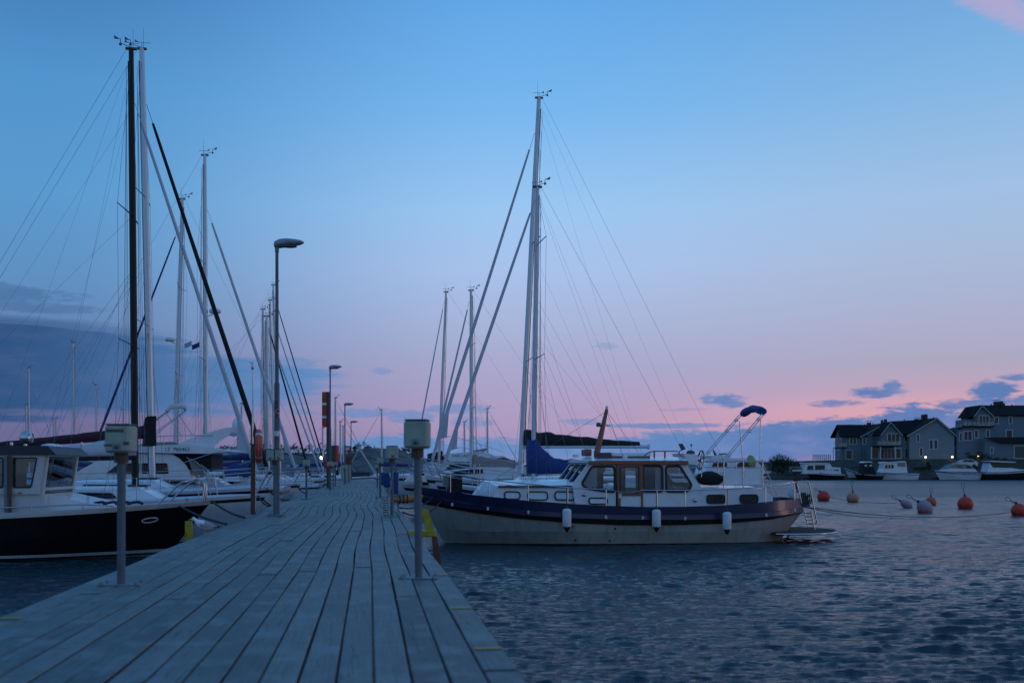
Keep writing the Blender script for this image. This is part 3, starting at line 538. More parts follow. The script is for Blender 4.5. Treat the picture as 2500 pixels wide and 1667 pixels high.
def cruiser():
    """the blue and white motor cruiser, bow to the jetty"""
    p = P(1020, 1190, 26.); fr = Frame(p.x, p.y, AR); t = thing('motor_cruiser', 'blue and white motor cruiser with a varnished wheelhouse door and short wooden mast', 'motor cruiser', (p.x, p.y, 0), AR)
    pt = fr.pt
    def lv(tab, scale, fine, x0, x1):
        out = {-1: [], 1: []}; n = 44
        for i in range(n + 1):
            u = (i / n) ** 1.15; px = x0 + (x1 - x0) * u; py = interp(px, tab); um = .42
            f = 1 - (1 - u / um) ** fine if u < um else 1 - .22 * ((u - um) / (1 - um)) ** 2
            if u > .9: f *= math.sqrt(max(.02, 1 - ((u - .9) / .1) ** 2 * .75))
            b = 1.58 * max(.012, f) * scale; q = pt(px, py, -b); out[-1].append(q); out[1].append(Vector((q.x, b, q.z)))
        return out
    TOP = [(1020, 1187), (1029, 1188), (1158, 1208), (1290, 1222), (1400, 1230), (1502, 1235), (1571, 1237), (1673, 1236.5), (1772, 1233), (1882, 1224), (1953, 1216)]
    ST = [(1022, 1210), (1030, 1212), (1102, 1225), (1280, 1246), (1400, 1253), (1520, 1257), (1680, 1257), (1772, 1256), (1882, 1250), (1962, 1239)]
    SM = [(x, y + 11) for x, y in ST]; SB = [(1032, 1229), (1051, 1232), (1150, 1250), (1255, 1264), (1398, 1276), (1520, 1281), (1640, 1281), (1772, 1277), (1882, 1267), (1962, 1251)]
    WL = [(1086, 1325), (1250, 1327), (1500, 1327), (1700, 1325), (1800, 1324), (1905, 1321)]; MID = [(x, 1.03 * (1295 - 1295) + 1297 - 14 * max(0, (1150 - x) / 120) - 18 * max(0, (x - 1750) / 200)) for x in (1062, 1150, 1300, 1500, 1750, 1935)]
    lev = [(lv(TOP, 1, 2.5, 1020, 1952), 0), (lv([(x, y - 1) for x, y in ST], .985, 2.4, 1025, 1957), 1), (lv(ST, 1.012, 2.4, 1025, 1962), 1), (lv(SM, 1.018, 2.35, 1029, 1962), 2), (lv(SB, 1.0, 2.3, 1034, 1960), 2), (lv([(x, y + 1) for x, y in SB], .975, 2.25, 1036, 1955), 3), (lv(MID, .95, 1.95, 1062, 1934), 3), (lv(WL, .86, 1.6, 1086, 1902), 4), (lv([(x, y + 45) for x, y in WL], .6, 1.4, 1120, 1880), 4)]
    mb = MB()
    for s in (-1, 1):
        for (a, k), (b, _) in zip(lev, lev[1:]): mb.k = k; mb.grid([list(q) for q in zip(a[s], b[s])], flip=s > 0)
    for (a, k), (b, _) in zip(lev, lev[1:]): mb.k = k; mb.add([a[-1][-1], a[1][-1], b[1][-1], b[-1][-1]], [(0, 1, 2, 3)])
    top = lev[0][0]; inn = {s: [Vector((q.x + .03, q.y * .955, q.z)) for q in top[s]] for s in (-1, 1)}; dk = {s: [Vector((q.x + .03, q.y * .955, q.z - .26)) for q in top[s]] for s in (-1, 1)}
    mb.k = 0
    for s in (-1, 1): mb.grid([list(q) for q in zip(top[s], inn[s], dk[s])], flip=s < 0)
    ho = mb.build('hull', [M['navy'], M['navy'], M['black'], M['cream'], M['black']], t)
    d = MB(); d.grid([[a, (a + b) / 2 + Vector((0, 0, .04)), b] for a, b in zip(dk[-1], dk[1])]); d.build('deck', M['deckpaint'], t)
    for px, py in ((1104, 1231), (1191, 1241), (1290, 1250), (1479, 1262), (1569, 1264), (1673, 1265), (1871, 1257), (1941, 1245)):
        b = MB(); u = (px - 1022) / 940; w = -1.58 * 1.03 * (1 - (1 - min(1, u / .42)) ** 2.4 if u < .42 else 1 - .22 * ((u - .42) / .58) ** 2) * (math.sqrt(max(.1, 1 - ((u - .9) / .1) ** 2 * .75)) if u > .9 else 1); q = pt(px, py, w); b.bbox(q + Vector((-.035, -.01, -.05)), q + Vector((.035, .05, .04)), .01); b.build('strake_plate', M['steel'], ho)
    for px, py in ((1398, 1285), (1502, 1290), (1405, 1318), (1489, 1320)): q = pt(px, py, -1.58 * .955); MB().ball(q, .03, (1, .6, 1), 8, 6).build('through_hull', M['rubber'], ho)
    # --- coachroof forward
    W1 = -1.06; c = MB(); A = pt(1160, 1209, -.4); B = pt(1204, 1219, W1); C = pt(1412, 1240, W1); A2 = pt(1184, 1176, -.38); B2 = pt(1216, 1186, W1 + .04); C2 = pt(1412, 1189, W1 + .04); zc0 = pt(1300, 1172, 0).z
    fl = lambda q: Vector((q.x, -q.y, q.z)); ctr = lambda q, z: Vector((q.x, 0, z))
    c.grid([[B, C], [B2, C2]], smooth=False); c.grid([[fl(B2), fl(C2)], [fl(B), fl(C)]], smooth=False); c.add([A, B, B2, A2], [(0, 1, 2, 3)]); c.add([fl(A), fl(B), fl(B2), fl(A2)], [(3, 2, 1, 0)]); c.add([A, A2, fl(A2), fl(A)], [(0, 1, 2, 3)])
    c.grid([[A2, ctr(A2, A2.z + .03), fl(A2)], [B2, ctr(B2, zc0), fl(B2)], [C2, ctr(C2, zc0 + .03), fl(C2)]], smooth=False); co = c.build('coachroof', M['white'], t)
    s = MB(); a, b = pt(1216, 1188, W1), pt(1405, 1191.5, W1); s.bbox((a.x, W1 - .03, a.z - .02), (b.x, W1 + .03, a.z + .035), .012); s.build('teak_trim', M['teak'], co)
    def window(par, pix, w, r, fm='rubber', pm='dark', fr_=.033, nm='window', proud=.03):
        o = rounded([pt(x, y, w) for x, y in pix], r); g = MB(); g.poly([o, inset(o, fr_)], (0, -proud, 0)); fo = g.build(nm, M[fm], par)
        g = MB(); g.poly([inset(o, fr_ * .8)], (0, -proud * .5, 0)); g.build('pane', M[pm], fo); return fo
    for x0, x1, y0, y1, w in ((1230, 1271, 1198, 1219, W1), (1287, 1338, 1198, 1221, W1), (1353, 1404, 1198, 1221, W1)): window(co, [(x0, y0), (x1, y0 + .6), (x1, y1 + .6), (x0, y1)], w, .11, pm='curtain')
    # --- wheelhouse
    W2 = -1.22; wi = [(1445.5, 1139), (1496, 1139), (1500, 1143), (1500, 1200), (1484, 1199), (1429, 1190), (1421, 1180)]; w3 = [(1570.5, 1138), (1616, 1138), (1617, 1199), (1570.5, 1199)]; w4 = [(1626, 1139), (1659, 1137.5), (1688, 1184), (1678, 1199), (1627, 1199)]
    def wall(outl, holes, nm):
        for s in (-1, 1):
            g = MB(); L_ = [[pt(x, y, W2) for x, y in outl]] + [rounded([pt(x, y, W2) for x, y in q], .07) for q in holes]
            if s > 0: L_ = [[Vector((p.x, -W2, p.z)) for p in l] for l in L_]
            g.poly(L_, (0, -s * .04, 0)); o = g.build(nm, M['white'], t)
            for q in holes:
                rr = rounded([pt(x, y, W2) for x, y in q], .07); rr = rr if s < 0 else [Vector((p.x, -W2, p.z)) for p in rr]
                f = MB(); f.poly([inset(rr, -.036 if s < 0 else .036), inset(rr, .022 if s < 0 else -.022)], (0, s * .025, 0)); fo = f.build('window', M['rubber'], o)
                f = MB(); f.poly([rr], (0, -s * .008, 0)); f.build('pane', M['glass'], fo)
    wall([(1441, 1133), (1503.5, 1133), (1503.5, 1240), (1405, 1236), (1398, 1186)], [wi], 'wheelhouse_side'); wall([(1569.5, 1133), (1679, 1132), (1712, 1190), (1712, 1241), (1569.5, 1241)], [w3, w4], 'wheelhouse_side')
    window(t, [(1436, 1213), (1484, 1213.5), (1484, 1231.5), (1436, 1231)], W2, .1, pm='curtain', nm='low_window')
    g = MB(); dr = [(1504, 1134), (1569, 1134), (1569, 1254), (1508, 1254)]; dw = [(1513, 1139), (1560, 1139), (1560, 1202), (1513, 1202)]; dp = [(1514, 1210), (1564, 1210), (1564, 1246), (1514, 1246)]
    g.poly([[pt(x, y, W2) for x, y in dr], rounded([pt(x, y, W2) for x, y in dw], .06), [pt(x, y, W2) for x, y in dp]], (0, -.05, 0)); do = g.build('door', M['teak'], t)
    g = MB(); g.poly([[pt(x, y, W2) for x, y in dp]], (0, -.03, 0)); g.build('door_panel', M['white'], do); o = rounded([pt(x, y, W2 - .05) for x, y in dw], .06)
    g = MB(); g.poly([o, inset(o, .02)], (0, -.02, 0)); fo = g.build('door_window', M['rubber'], do); g = MB(); g.poly([inset(o, .015)], (0, .01, 0)); g.build('door_pane', M['glass'], do)
    g = MB(); q = pt(1513, 1210, W2 - .05); g.bbox(q + Vector((-.04, -.03, -.07)), q + Vector((.04, 0, .07)), .01); g.tube([q + Vector((0, -.03, .03)), q + Vector((0, -.06, .03)), q + Vector((.07, -.06, .03))], .01, 6); g.build('door_handle', M['steel'], do)
    g = MB(); a, b = pt(1508, 1255, W2), pt(1565, 1259, W2); g.bbox((a.x, W2 - .10, b.z), (b.x, W2, a.z), .01); g.build('door_sill', M['white'], t)
    fd = MB(); fd.poly([[Vector((pt(x, y, W2).x, -W2, pt(x, y, W2).z)) for x, y in dr], rounded([Vector((pt(x, y, W2).x, -W2, pt(x, y, W2).z)) for x, y in dw], .06)], (0, -.04, 0)); fd.build('door', M['teak'], t)
    # windscreen: three raked panes
    b0, t0 = pt(1402, 1182, W2), pt(1441, 1131, W2); g = MB(); up = t0 - b0
    def ws(k, y): q = b0 + up * k; return Vector((q.x, y, q.z))
    fr3 = [ws(-.1, W2 + .01), ws(1.04, W2 + .01), ws(1.04, -W2 - .01), ws(-.1, -W2 - .01)]; hl = [rounded([ws(.06, a), ws(.93, a), ws(.93, b), ws(.06, b)], .06) for a, b in ((-1.15, -.43), (-.36, .36), (.43, 1.15))]
    nrm = up.cross(Vector((0, 1, 0))).normalized() * .04; g.poly([fr3] + hl, nrm); wo = g.build('windscreen', M['white'], t)
    for l in hl:
        f = MB(); f.poly([inset(l, -.02), inset(l, .02)], nrm * -.5 if nrm.x > 0 else nrm * .5); f.build('seal', M['rubber'], wo); f = MB(); f.poly([l], nrm * .3); f.build('pane', M['glass'], wo)
    [MB().tube([ws(.9, y) + Vector((-.05, 0, .02)), ws(.35, y - .22) + Vector((-.05, 0, .02))], .012, 5).build('wiper', M['rubber'], wo) for y in (-.62, .1, .85)]
    bw = MB(); q0, q1 = pt(1679, 1133, W2), pt(1712, 1190, W2); bw.poly([[Vector((q0.x, W2, q0.z)), Vector((q0.x, -W2, q0.z)), Vector((q1.x, -W2, q1.z)), Vector((q1.x, W2, q1.z))], [q0.lerp(q1, .15) + Vector((0, .25, 0)), q0.lerp(q1, .15) + Vector((0, 2.1, 0)), q0.lerp(q1, .8) + Vector((0, 2.1, 0)), q0.lerp(q1, .8) + Vector((0, .25, 0))]], (-.03, 0, 0)); bw.build('wheelhouse_back', M['white'], t)
    # roof
    WR = 1.30; xe0, xe1 = pt(1438, 1127, -WR).x, pt(1679, 1127, -WR).x; zt = pt(1560, 1124, -WR).z; zb = pt(1560, 1134, -WR).z; zm = pt(1560, 1114, 0).z; g = MB(); rows = []; ys = [-1, -.85, -.5, 0, .5, .85, 1]
    def fx(y): return xe0 - .20 * (1 - y * y)
    zf = lambda x, y: zt + (zm - zt) * (1 - abs(y) ** 2.2) * min(1, .35 + (x - xe0 + .2) / .8) - .03 * max(0, (xe0 + .3 - x))
    n = 12
    for i in range(n + 1): rows.append([Vector((fx(y) + (xe1 - fx(y)) * i / n, WR * y, zf(fx(y) + (xe1 - fx(y)) * i / n, y))) for y in ys])
    g.grid(rows, flip=True); und = [[Vector((p.x, p.y, min(p.z, zt) - .05)) for p in r_] for r_ in rows]; g.grid(und); g.grid([rows[0], und[0]]); g.grid([und[-1], rows[-1]]); g.build('wheelhouse_roof', M['white'], t)
    fs = MB(); pl = [(fx(y) - .012, WR * y * 1.008) for y in [-1 + .1 * k for k in range(21)]]
    for s in (-1, 1): fs.bbox((xe0 - .02, s * WR - .02, zb), (xe1 + .02, s * WR + .02, zt - .005), .012)
    fs.bbox((xe1 - .02, -WR + .02, zb), (xe1 + .02, WR - .02, zt - .005), .012); fs.build('teak_fascia', M['teak'], t)
    # roof furniture
    g = MB(); q = pt(1474, 1113, -.75); g.bbox((q.x - .2, -.95, zt - .03), (q.x + .17, -.45, q.z + .09), .02); g.build('deck_box', M['oldwood'], t)
    g = MB(); a, b = pt(1488, 1117, -.7), pt(1584, 1117, -.7); g.bbox((a.x, -.85, a.z - .06), (b.x, .45, a.z + .035), .015); so = g.build('sliding_hatch', M['teak'], t); g = MB(); g.bbox((a.x - .02, -.88, a.z + .035), (b.x + .01, .48, pt(1540, 1105, -.8).z), .02); g.build('hatch_lid', M['white'], so)
    g = MB(); q = pt(1526, 1117, -1.12); g.lathe([(.05, -.05), (.06, 0)], q, 10); g.ball(q + Vector((0, 0, .02)), .062, (1.1, 1, .9)); g.build('horn', M['white'], t)
    g = MB()
    for w in (-1.05, 1.05):
        a = pt(1573, 1113, w); b = pt(1654, 1113, w); hh = pt(1573, 1101, w).z; g.tube([a] + arc(a, Vector((a.x + .1, w, hh)), Vector((a.x + .3, w, hh)), 5) + [Vector((b.x, w, hh))] + [Vector((b.x + .1, w, a.z))], .014, 6)
        for k in (.3, .62): x = a.x + (b.x - a.x) * k; g.bbox((x - .02, w - .015, a.z - .06), (x + .02, w + .015, hh), .005)
    g.build('roof_rail', M['teak'], t)
    # wooden mast
    mbase, mtop = pt(1457, 1107, 0), pt(1481.5, 999, 0); g = MB(); g.tube([mbase, mbase.lerp(mtop, .5), mtop], [.088, .07, .045], 10, flat=.8); mo = g.build('wooden_mast', M['teak'], t)
    g = MB(); g.lathe([(.02, 0), (.04, .02), (.04, .07), (.015, .1)], mtop, 8); g.build('mast_light', M['white'], mo); g = MB(); q = pt(1471, 1037, 0); g.bbox(q + Vector((-.16, -.06, -.05)), q + Vector((-.06, .06, .06)), .01); g.tube([q + Vector((-.12, 0, 0)), q + Vector((.2, 0, -.02))], .014, 6); g.build('deck_light', M['greydark'], mo)
    g = MB(); g.tube([mtop - Vector((0, 0, .05)), pt(1560, 1106, .9)], .006, 4); g.tube([mtop - Vector((0, 0, .05)), pt(1520, 1112, -1.1)], .006, 4); g.tube([mtop - Vector((0, 0, .05)), pt(1190, 1180, 0)], .005, 4); g.build('mast_stay', M['wire'], mo)
    g = MB(); q = mbase + Vector((-.1, 0, -.02)); g.bbox(q + Vector((-.28, -.2, -.05)), q + Vector((-.08, .2, .14)), .02); g.build('mast_step', M['teak'], t)
    g = MB(); q = pt(1405, 1113, -.2); g.bbox(q + Vector((-.06, -.1, -.03)), q + Vector((.07, .1, .05)), .02); g.build('search_light', M['white'], t)
    # aft helm
    g = MB(); g.poly([[pt(1668, 1106, -.5), pt(1704, 1110, -.5), pt(1704, 1136, -.5), pt(1680, 1131, -.5)]], (0, 1.0, 0)); ho2 = g.build('helm_console', M['white'], t)
    g = MB(); g.poly([[pt(1662, 1083, -.3), pt(1666, 1082, -.3), pt(1674.5, 1096, -.3), pt(1669, 1098, -.3)]], (0, .22, 0)); g.tube([pt(1670, 1096, -.2), pt(1660, 1100, -.2), pt(1657, 1108, -.2)], .015, 6); g.build('chart_plotter', M['greydark'], ho2)
    g = MB(); a = pt(1686, 1108, -.3); g.lathe([(.13, 0), (.11, .07), (.05, .1)], a, 10); g.tube([a, a + Vector((.02, 0, .22))], .008, 5); g.ball(a + Vector((.02, 0, .24)), .03, n=8, m=6); g.build('throttle_lever', M['greydark'], ho2)
    g = MB(); c0 = pt(1710.5, 1123, -.1); ring = [c0 + Vector((.10 * math.sin(a) * .3, .26 * math.cos(a), .26 * math.sin(a))) for a in [2 * math.pi * k / 20 for k in range(20)]]; g.tube(ring, .018, 6, closed=True)
    [g.tube([c0, ring[k]], .011, 5) for k in range(0, 20, 3)]; g.tube([c0, c0 - Vector((.25, 0, 0))], .03, 6); g.build('steering_wheel', M['greydark'], t)
    # aft cabin
    W3 = -1.16; g = MB(); ol = [(1711, 1191), (1867, 1193), (1886, 1212), (1888, 1229), (1711, 1240)]; L3 = [pt(x, y, W3) for x, y in ol]; g.poly([L3], (0, -2 * W3, 0)); zt3 = L3[0].z; g.grid([[L3[0] + Vector((0, 0, .002)), Vector((L3[0].x, 0, zt3 + .06)), fl(L3[0]) + Vector((0, 0, .002))], [L3[1] + Vector((0, 0, .004)), Vector((L3[1].x, 0, L3[1].z + .06)), fl(L3[1]) + Vector((0, 0, .004))]], smooth=False); ao = g.build('aft_cabin', M['white'], t)
    window(ao, [(1724, 1206.5), (1771, 1206), (1771, 1229.5), (1724, 1230)], W3, .1); window(ao, [(1805, 1206), (1851, 1205.5), (1851, 1228.5), (1805, 1229)], W3, .1)
    for px, py, w in ((1426, 1207, W2 - .04), (1697, 1221, W2 - .04)): g = MB(); q = pt(px, py, w); g.lathe([(.055, 0), (.05, .02), (.02, .035), (0, .036)], q, 14, Matrix.Rotation(R(90), 4, 'X')); g.build('vent', M['steel'], t)
    # side deck rails
    g = MB(); near = [(1291, 1181), (1386, 1190), (1480, 1195), (1493, 1194.5)]; near2 = [(1565, 1196), (1604, 1196.5), (1673, 1197), (1772, 1193), (1869, 1189), (1954, 1174)]
    def hw(px): u = (px - 1020) / 935; return 1.58 * .965 * (1 - (1 - u / .42) ** 2.5 if u < .42 else 1 - .22 * ((u - .42) / .58) ** 2) * (math.sqrt(max(.15, 1 - ((u - .9) / .1) ** 2 * .75)) if u > .9 else 1)
    pp = [pt(x, y, -hw(x)) for x, y in [(1100, 1156), (1195, 1171)] + near]; nose = pt(1028, 1148, -.2); far = lambda l: [fl(q) for q in l]
    bowl = [pt(1031, 1187, -.12), pt(1028, 1158, -.16)] + arc(pt(1028, 1157, -.16), pt(1029, 1146, -.2), pt(1040, 1147, -.3), 5)
    for s in (0, 1):
        f_ = (lambda l: l) if s == 0 else far
        g.tube(f_(bowl + pp), .016, 7); g.tube(f_([pt(x, y, -hw(x)) for x, y in near2]), .016, 7); g.tube(f_(sag(pp[-1], pt(1565, 1196, -hw(1565)), .07)), .009, 5)
        g.tube(f_([pt(1042, 1152, -.33), pt(1100, 1165, -hw(1100) + .02), pt(1290, 1190, -hw(1290) + .02)]), .009, 5)
    g.tube([bowl[-1], Vector((bowl[-1].x - .12, 0, bowl[-1].z + .01)), fl(bowl[-1])], .016, 7); g.build('guard_rail', M['steel'], t)
    for px in (1100, 1195, 1290, 1386, 1480, 1604, 1673, 1772, 1869, 1940):
        for s in (-1, 1):
            py = interp(px, [(1100, 1156), (1195, 1171)] + near + near2); q = pt(px, py, -hw(px)); b = pt(px, interp(px, TOP), -hw(px) - .02); g = MB(); g.tube([Vector((q.x, q.y * -s, q.z)), Vector((b.x, b.y * -s, b.z - .03))], .013, 6); g.build('stanchion', M['steel'], t)
    # after rails with cloth panels
    g = MB(); W4 = -.98
    for s in (1, -1):
        v_ = lambda x, y: Vector((pt(x, y, W4).x, s * W4, pt(x, y, W4).z))
        for px in (1767, 1815, 1862): g.tube([v_(px, 1126), v_(px, 1191)], .015, 6)
        g.tube([v_(1716, 1126), v_(1864, 1125)], .016, 6); g.tube([v_(1716, 1140), v_(1862, 1141)], .012, 6); g.tube([v_(1716, 1126), v_(1712, 1165)], .012, 6)
        g.tube([v_(1862, 1132), v_(1899, 1209)], .013, 6); g.tube([v_(1862, 1164), v_(1888, 1212)], .011, 6)
    a, b = pt(1864, 1125, W4), pt(1862, 1141, W4); g.tube([a, fl(a)], .015, 6); g.tube([b, fl(b)], .012, 6); g.build('after_rail', M['steel'], t)
    for x0, x1 in ((1768, 1814), (1817, 1861)):
        for s in (1, -1):
            g = MB(); A_, B_ = pt(x0, 1145, W4 + .02), pt(x1, 1183, W4 + .02); g.bbox((A_.x, s * (W4 + .01), B_.z), (B_.x, s * (W4 + .035), A_.z), .008)
            if s > 0: g.build('rail_panel', M['white'], t)
    g = MB(); rows = []
    for k, (x, y0, y1) in enumerate(((1702, 1168, 1172), (1708, 1157, 1180), (1722, 1150, 1184), (1738, 1149, 1185), (1750, 1155, 1184), (1758, 1160, 1178), (1763, 1166, 1172))):
        a, b = pt(x, y0, -.5), pt(x, y1, -.5); c_ = (a + b) / 2; hh = (a.z - b.z) / 2; rows.append([c_ + Vector((0, .38 * math.cos(j) * min(1, hh / .12), hh * math.sin(j))) for j in [2 * math.pi * i / 12 for i in range(12)]])
    g.grid(rows, closed=True); g.bbox(pt(1716, 1184, -.5), pt(1748, 1192, -.1), .02); g.build('covered_grill', M['blackcloth'], t)
    g = MB(); q = pt(1835, 1125, -.3); g.ball(q, .17, (.55, 1.2, 1.0), M=Matrix.Rotation(R(-18), 4, 'Y')); g.build('seat_cushion', M['cushion'], t)
    # bimini frame folded upright
    for s, (p0, p1, a0, a1) in ((1, ((1857, 1026), (1856, 1124), (1866, 1011), (1776, 1118))), (-1, ((1805, 1028), (1813, 1122), (1810, 1014), (1725, 1112)))):
        fo = MB(); w = -1.0 if s > 0 else 1.0; fo.tube([pt(*p0, w), pt(*p1, w)], .014, 6); A_, B_ = pt(*a0, w), pt(*a1, w)
        fo.tube([A_, B_], .013, 6); fo.tube([A_ - Vector((.06, 0, -.02)), B_ - Vector((.06, 0, -.02))], .013, 6); [fo.bbox(A_.lerp(B_, k) - Vector((.09, .02, .04)), A_.lerp(B_, k) + Vector((.03, .02, .04)), .01) for k in (.12, .38, .92)]; bo = fo.build('bimini_frame', M['steel'], t)
    g = MB(); rows = []
    for k in range(9):
        w = -1.08 + 2.16 * k / 8; nr = pt(1861, 1004, -1.0); fa = pt(1816, 1010, 1.0); c_ = nr.lerp(fa, k / 8); c_.z += .10 * (1 - (2 * k / 8 - 1) ** 2); rr = .115 * (1 + .1 * math.sin(k * 2.1)); rows.append([Vector((c_.x + rr * 1.15 * math.cos(j), c_.y, c_.z + rr * .85 * math.sin(j))) for j in [2 * math.pi * i / 12 for i in range(12)]])
    g.grid(rows, closed=True); g.add(rows[0], [tuple(range(12))]); g.add(rows[-1], [tuple(range(12))]); g.build('bimini_cover', M['bluecloth'], bo)
    # bow gear
    g = MB(); a, b = pt(1097, 1162, -.62), pt(1129, 1204, -.62); g.bbox((a.x, -.62, b.z), (b.x, .1, a.z), .03); g.build('anchor_locker_cover', M['blackcloth'], t)
    g = MB(); [g.tube(arc(pt(1082 + 2.4 * k, 1160, -.55), pt(1079 + 3 * k, 1205 + 6 * (k % 3), -.6), pt(1085 + 2.2 * k, 1163, -.5), 8), .013, 5) for k in range(6)]; g.build('coiled_rope', M['rope2'], t)
    g = MB(); q = pt(1060, 1212, -.35); [g.tube([q + Vector((.1 * k, -.05, .02)), q + Vector((.12 * k + .05, .2, .08)), q + Vector((.15 + .1 * k, -.06, 0))], .02, 6) for k in range(3)]; g.build('bow_cleat', M['steel'], t)
    # stern: ladder, gate, platform, buoy, engine
    g = MB(); st = lambda x, y, w=-.15: pt(x, y, w)
    g.tube([st(1964, 1246), st(1973, 1290)], .016, 6); g.tube([st(1980, 1246, -.5), st(1989, 1292, -.5)], .016, 6); [g.tube([st(1964 + k * 2, 1252 + k * 8.7), st(1980 + k * 2, 1252 + k * 8.7, -.5)], .015, 6) for k in range(5)]
    g.tube([st(1954, 1174, -.75), st(1966, 1175, -.7)] + arc(st(1968, 1175, -.7), st(1975, 1176, -.6), st(1977, 1186, -.6), 5) + [st(1993, 1268, -.5)] + arc(st(1993.5, 1270, -.5), st(1994, 1279, -.5), st(1986, 1278, -.4), 4), .016, 6); g.tube([st(1945, 1176, -.6), st(1957, 1228, -.6)], .014, 6); g.build('boarding_ladder', M['steel'], t)
    g = MB(); g.poly([[st(1966, 1202, -.3), st(1976, 1222, -.3), st(1978, 1236, -.3), st(1964, 1236, -.3)]], (0, .3, 0)); g.build('folded_gangway', M['navy'], t)
    x0 = pt(1893, 1300, -1.2).x; x1 = pt(2031, 1293, -.1).x; zp = .23; xm = (x0 + x1) / 2; pl = []
    for k in range(33): a = math.pi * (k / 32 - .5); pl.append(Vector((x0 + .35 + (x1 - x0 - .35) * max(0, math.cos(a)) ** .75, 1.42 * math.sin(a), zp)))
    pl = [Vector((x0, -1.25, zp)), *pl, Vector((x0, 1.25, zp))]; g = MB(); g.poly([pl], (0, 0, .04)); po = g.build('swim_platform', M['platform'], t); g = MB(); g.tube(pl, .028, 8); g.build('platform_rim', M['steel'], po)
    g = MB(); [g.tube([Vector((x0 + .75, y, zp)), Vector((x0 + .4, y, -.2))], .02, 6) for y in (-.5, .5)]; g.tube([Vector((x0 + .5, -.3, .1)), Vector((x0 + .25, -.3, -.4))], .09, 8); g.build('platform_bracket', M['rubber'], po)
    g = MB(); q = pt(1933, 1200, -.55); g.ball(q, .13, (.95, .6, 1.35)); [g.tube([q + Vector((.14 * math.cos(a), -.09, .17 * math.sin(a))), q + Vector((-.1 * math.cos(a + .6), -.09, -.17 * math.sin(a + .6)))], .005, 4) for a in (0, .5, 1, 1.6, 2.2, 2.8)]; g.build('netted_buoy', M['fender'], t)
    q = pt(1943, 1147, -.35); g = MB(); rows = [[q + Vector((x, y, z)) for x, y in ((-.14 * k, -.1 * k), (.13 * k, -.1 * k), (.15 * k, 0), (.13 * k, .1 * k), (-.14 * k, .1 * k), (-.16 * k, 0))] for z, k in ((-.10, .8), (-.05, 1), (.05, 1), (.085, .85), (.10, .5))]; g.grid(rows, closed=True); g.add(rows[-1], [tuple(range(6))]); g.add(rows[0], [tuple(range(6))[::-1]]); mo2 = g.build('outboard_motor', M['greydark'], t)
    g = MB(); g.tube([q - Vector((0, 0, .08)), q - Vector((-.02, 0, .62))], .05, 8); g.bbox(q + Vector((-.06, -.07, -.3)), q + Vector((.14, .07, -.18)), .02); g.build('motor_leg', M['rubber'], mo2); g = MB(); g.bbox(q + Vector((-.15, -.104, -.03)), q + Vector((.12, -.098, .0)), .002); g.build('motor_band', M['silver'], mo2)
    g = MB(); q = pt(1963, 1226, -.5); [g.tube(arc(q + Vector((.05 * k, 0, .25)), q + Vector((.1 * k - .15, -.1, -.3)), q + Vector((.04 * k + .1, 0, .2)), 8), .014, 5) for k in range(4)]; g.build('stern_rope', M['rope'], t)
    # inside: curtains, dash, plate
    for x0, x1, y0, y1, m_ in ((1424, 1458, 1141, 1188, 'curtain'), (1571, 1600, 1139, 1199, 'navycloth'), (1600, 1616, 1139, 1199, 'curtain'), (1513, 1527, 1140, 1202, 'navycloth'), (1460, 1473, 1136, 1196, 'oldwood')):
        a, b = pt(x0, y0, W2 + .14), pt(x1, y1, W2 + .14); g = MB(); n_ = 24; g.grid([[Vector((a.x + (b.x - a.x) * i / n_, W2 + .12 + .018 * math.sin(i * 1.9), z)) for i in range(n_ + 1)] for z in (a.z, b.z)]); g.build('curtain' if m_ != 'oldwood' else 'window_post', M[m_], t)
    g = MB(); a, b = pt(1640, 1188, W2 + .06), pt(1668, 1199, W2 + .06); g.bbox((a.x, W2 + .05, b.z), (b.x, W2 + .06, a.z), .002); no = g.build('number_plate', M['paper'], t); c_ = (a + b) / 2; text('A-16104', .085, no, (c_.x, W2 + .047, c_.z), (R(90), 0, 0), M['ink'])
    g = MB(); a = pt(1412, 1192, 0); g.bbox((a.x, -1.15, a.z - .5), (a.x + .45, 1.15, a.z), .03); g.bbox((pt(1571, 1190, 0).x, .2, .9), (pt(1700, 1190, 0).x, 1.1, pt(1571, 1206, 0).z), .03); g.build('cabin_furniture', M['oldwood'], t)
    ml = [fr.world(pt(1060, 1212, -.3)), fr.world(pt(1960, 1236, -.5))]
    # fenders hang from the rail
    for px, y0, y1, yr, lab in ((1384, 1243, 1298, 1190, 'white cylindrical fender with black foot, hanging nearest the cruiser bow'), (1602.5, 1245, 1298, 1196, 'white cylindrical fender with black foot, hanging just aft of the wheelhouse door'), (1775, 1251, 1304, 1193, 'white cylindrical fender with black foot, hanging between the two aft cabin windows')):
        w = -1.58 * 1.02 - .12; a = fr.world(pt(px, y0, w)); b = fr.world(pt(px, y1, w)); h_ = a.z - b.z; f = thing('fender', lab, 'fender', (a.x, a.y, b.z), 0, 'white fenders along the cruiser side')
        g = MB(); g.lathe([(.0, h_ + .03), (.05, h_ + .02), (.10, h_ - .005), (.112, h_ - .04), (.112, .16), (.10, .13)], (0, 0, 0), 18); g.build('fender_body', M['fender'], f); g = MB(); g.lathe([(.10, .131), (.085, .12), (.03, .01), (.012, 0)], (0, 0, 0), 14); g.build('fender_end', M['rubber'], f); g = MB(); g.tube([(0, 0, h_ + .02), (0, 0, h_ + .1)], [.05, .02], 8); g.build('fender_eye', M['rubber'], f)
        rl = fr.world(pt(px, yr, -hw(px))); g = MB(); g.tube([(0, 0, h_ + .08), (rl.x - a.x, rl.y - a.y, rl.z - b.z)], .01, 6); g.build('fender_line', M['rope'], f)
    return t, fr, ml
CRU, CFR, CML = cruiser()
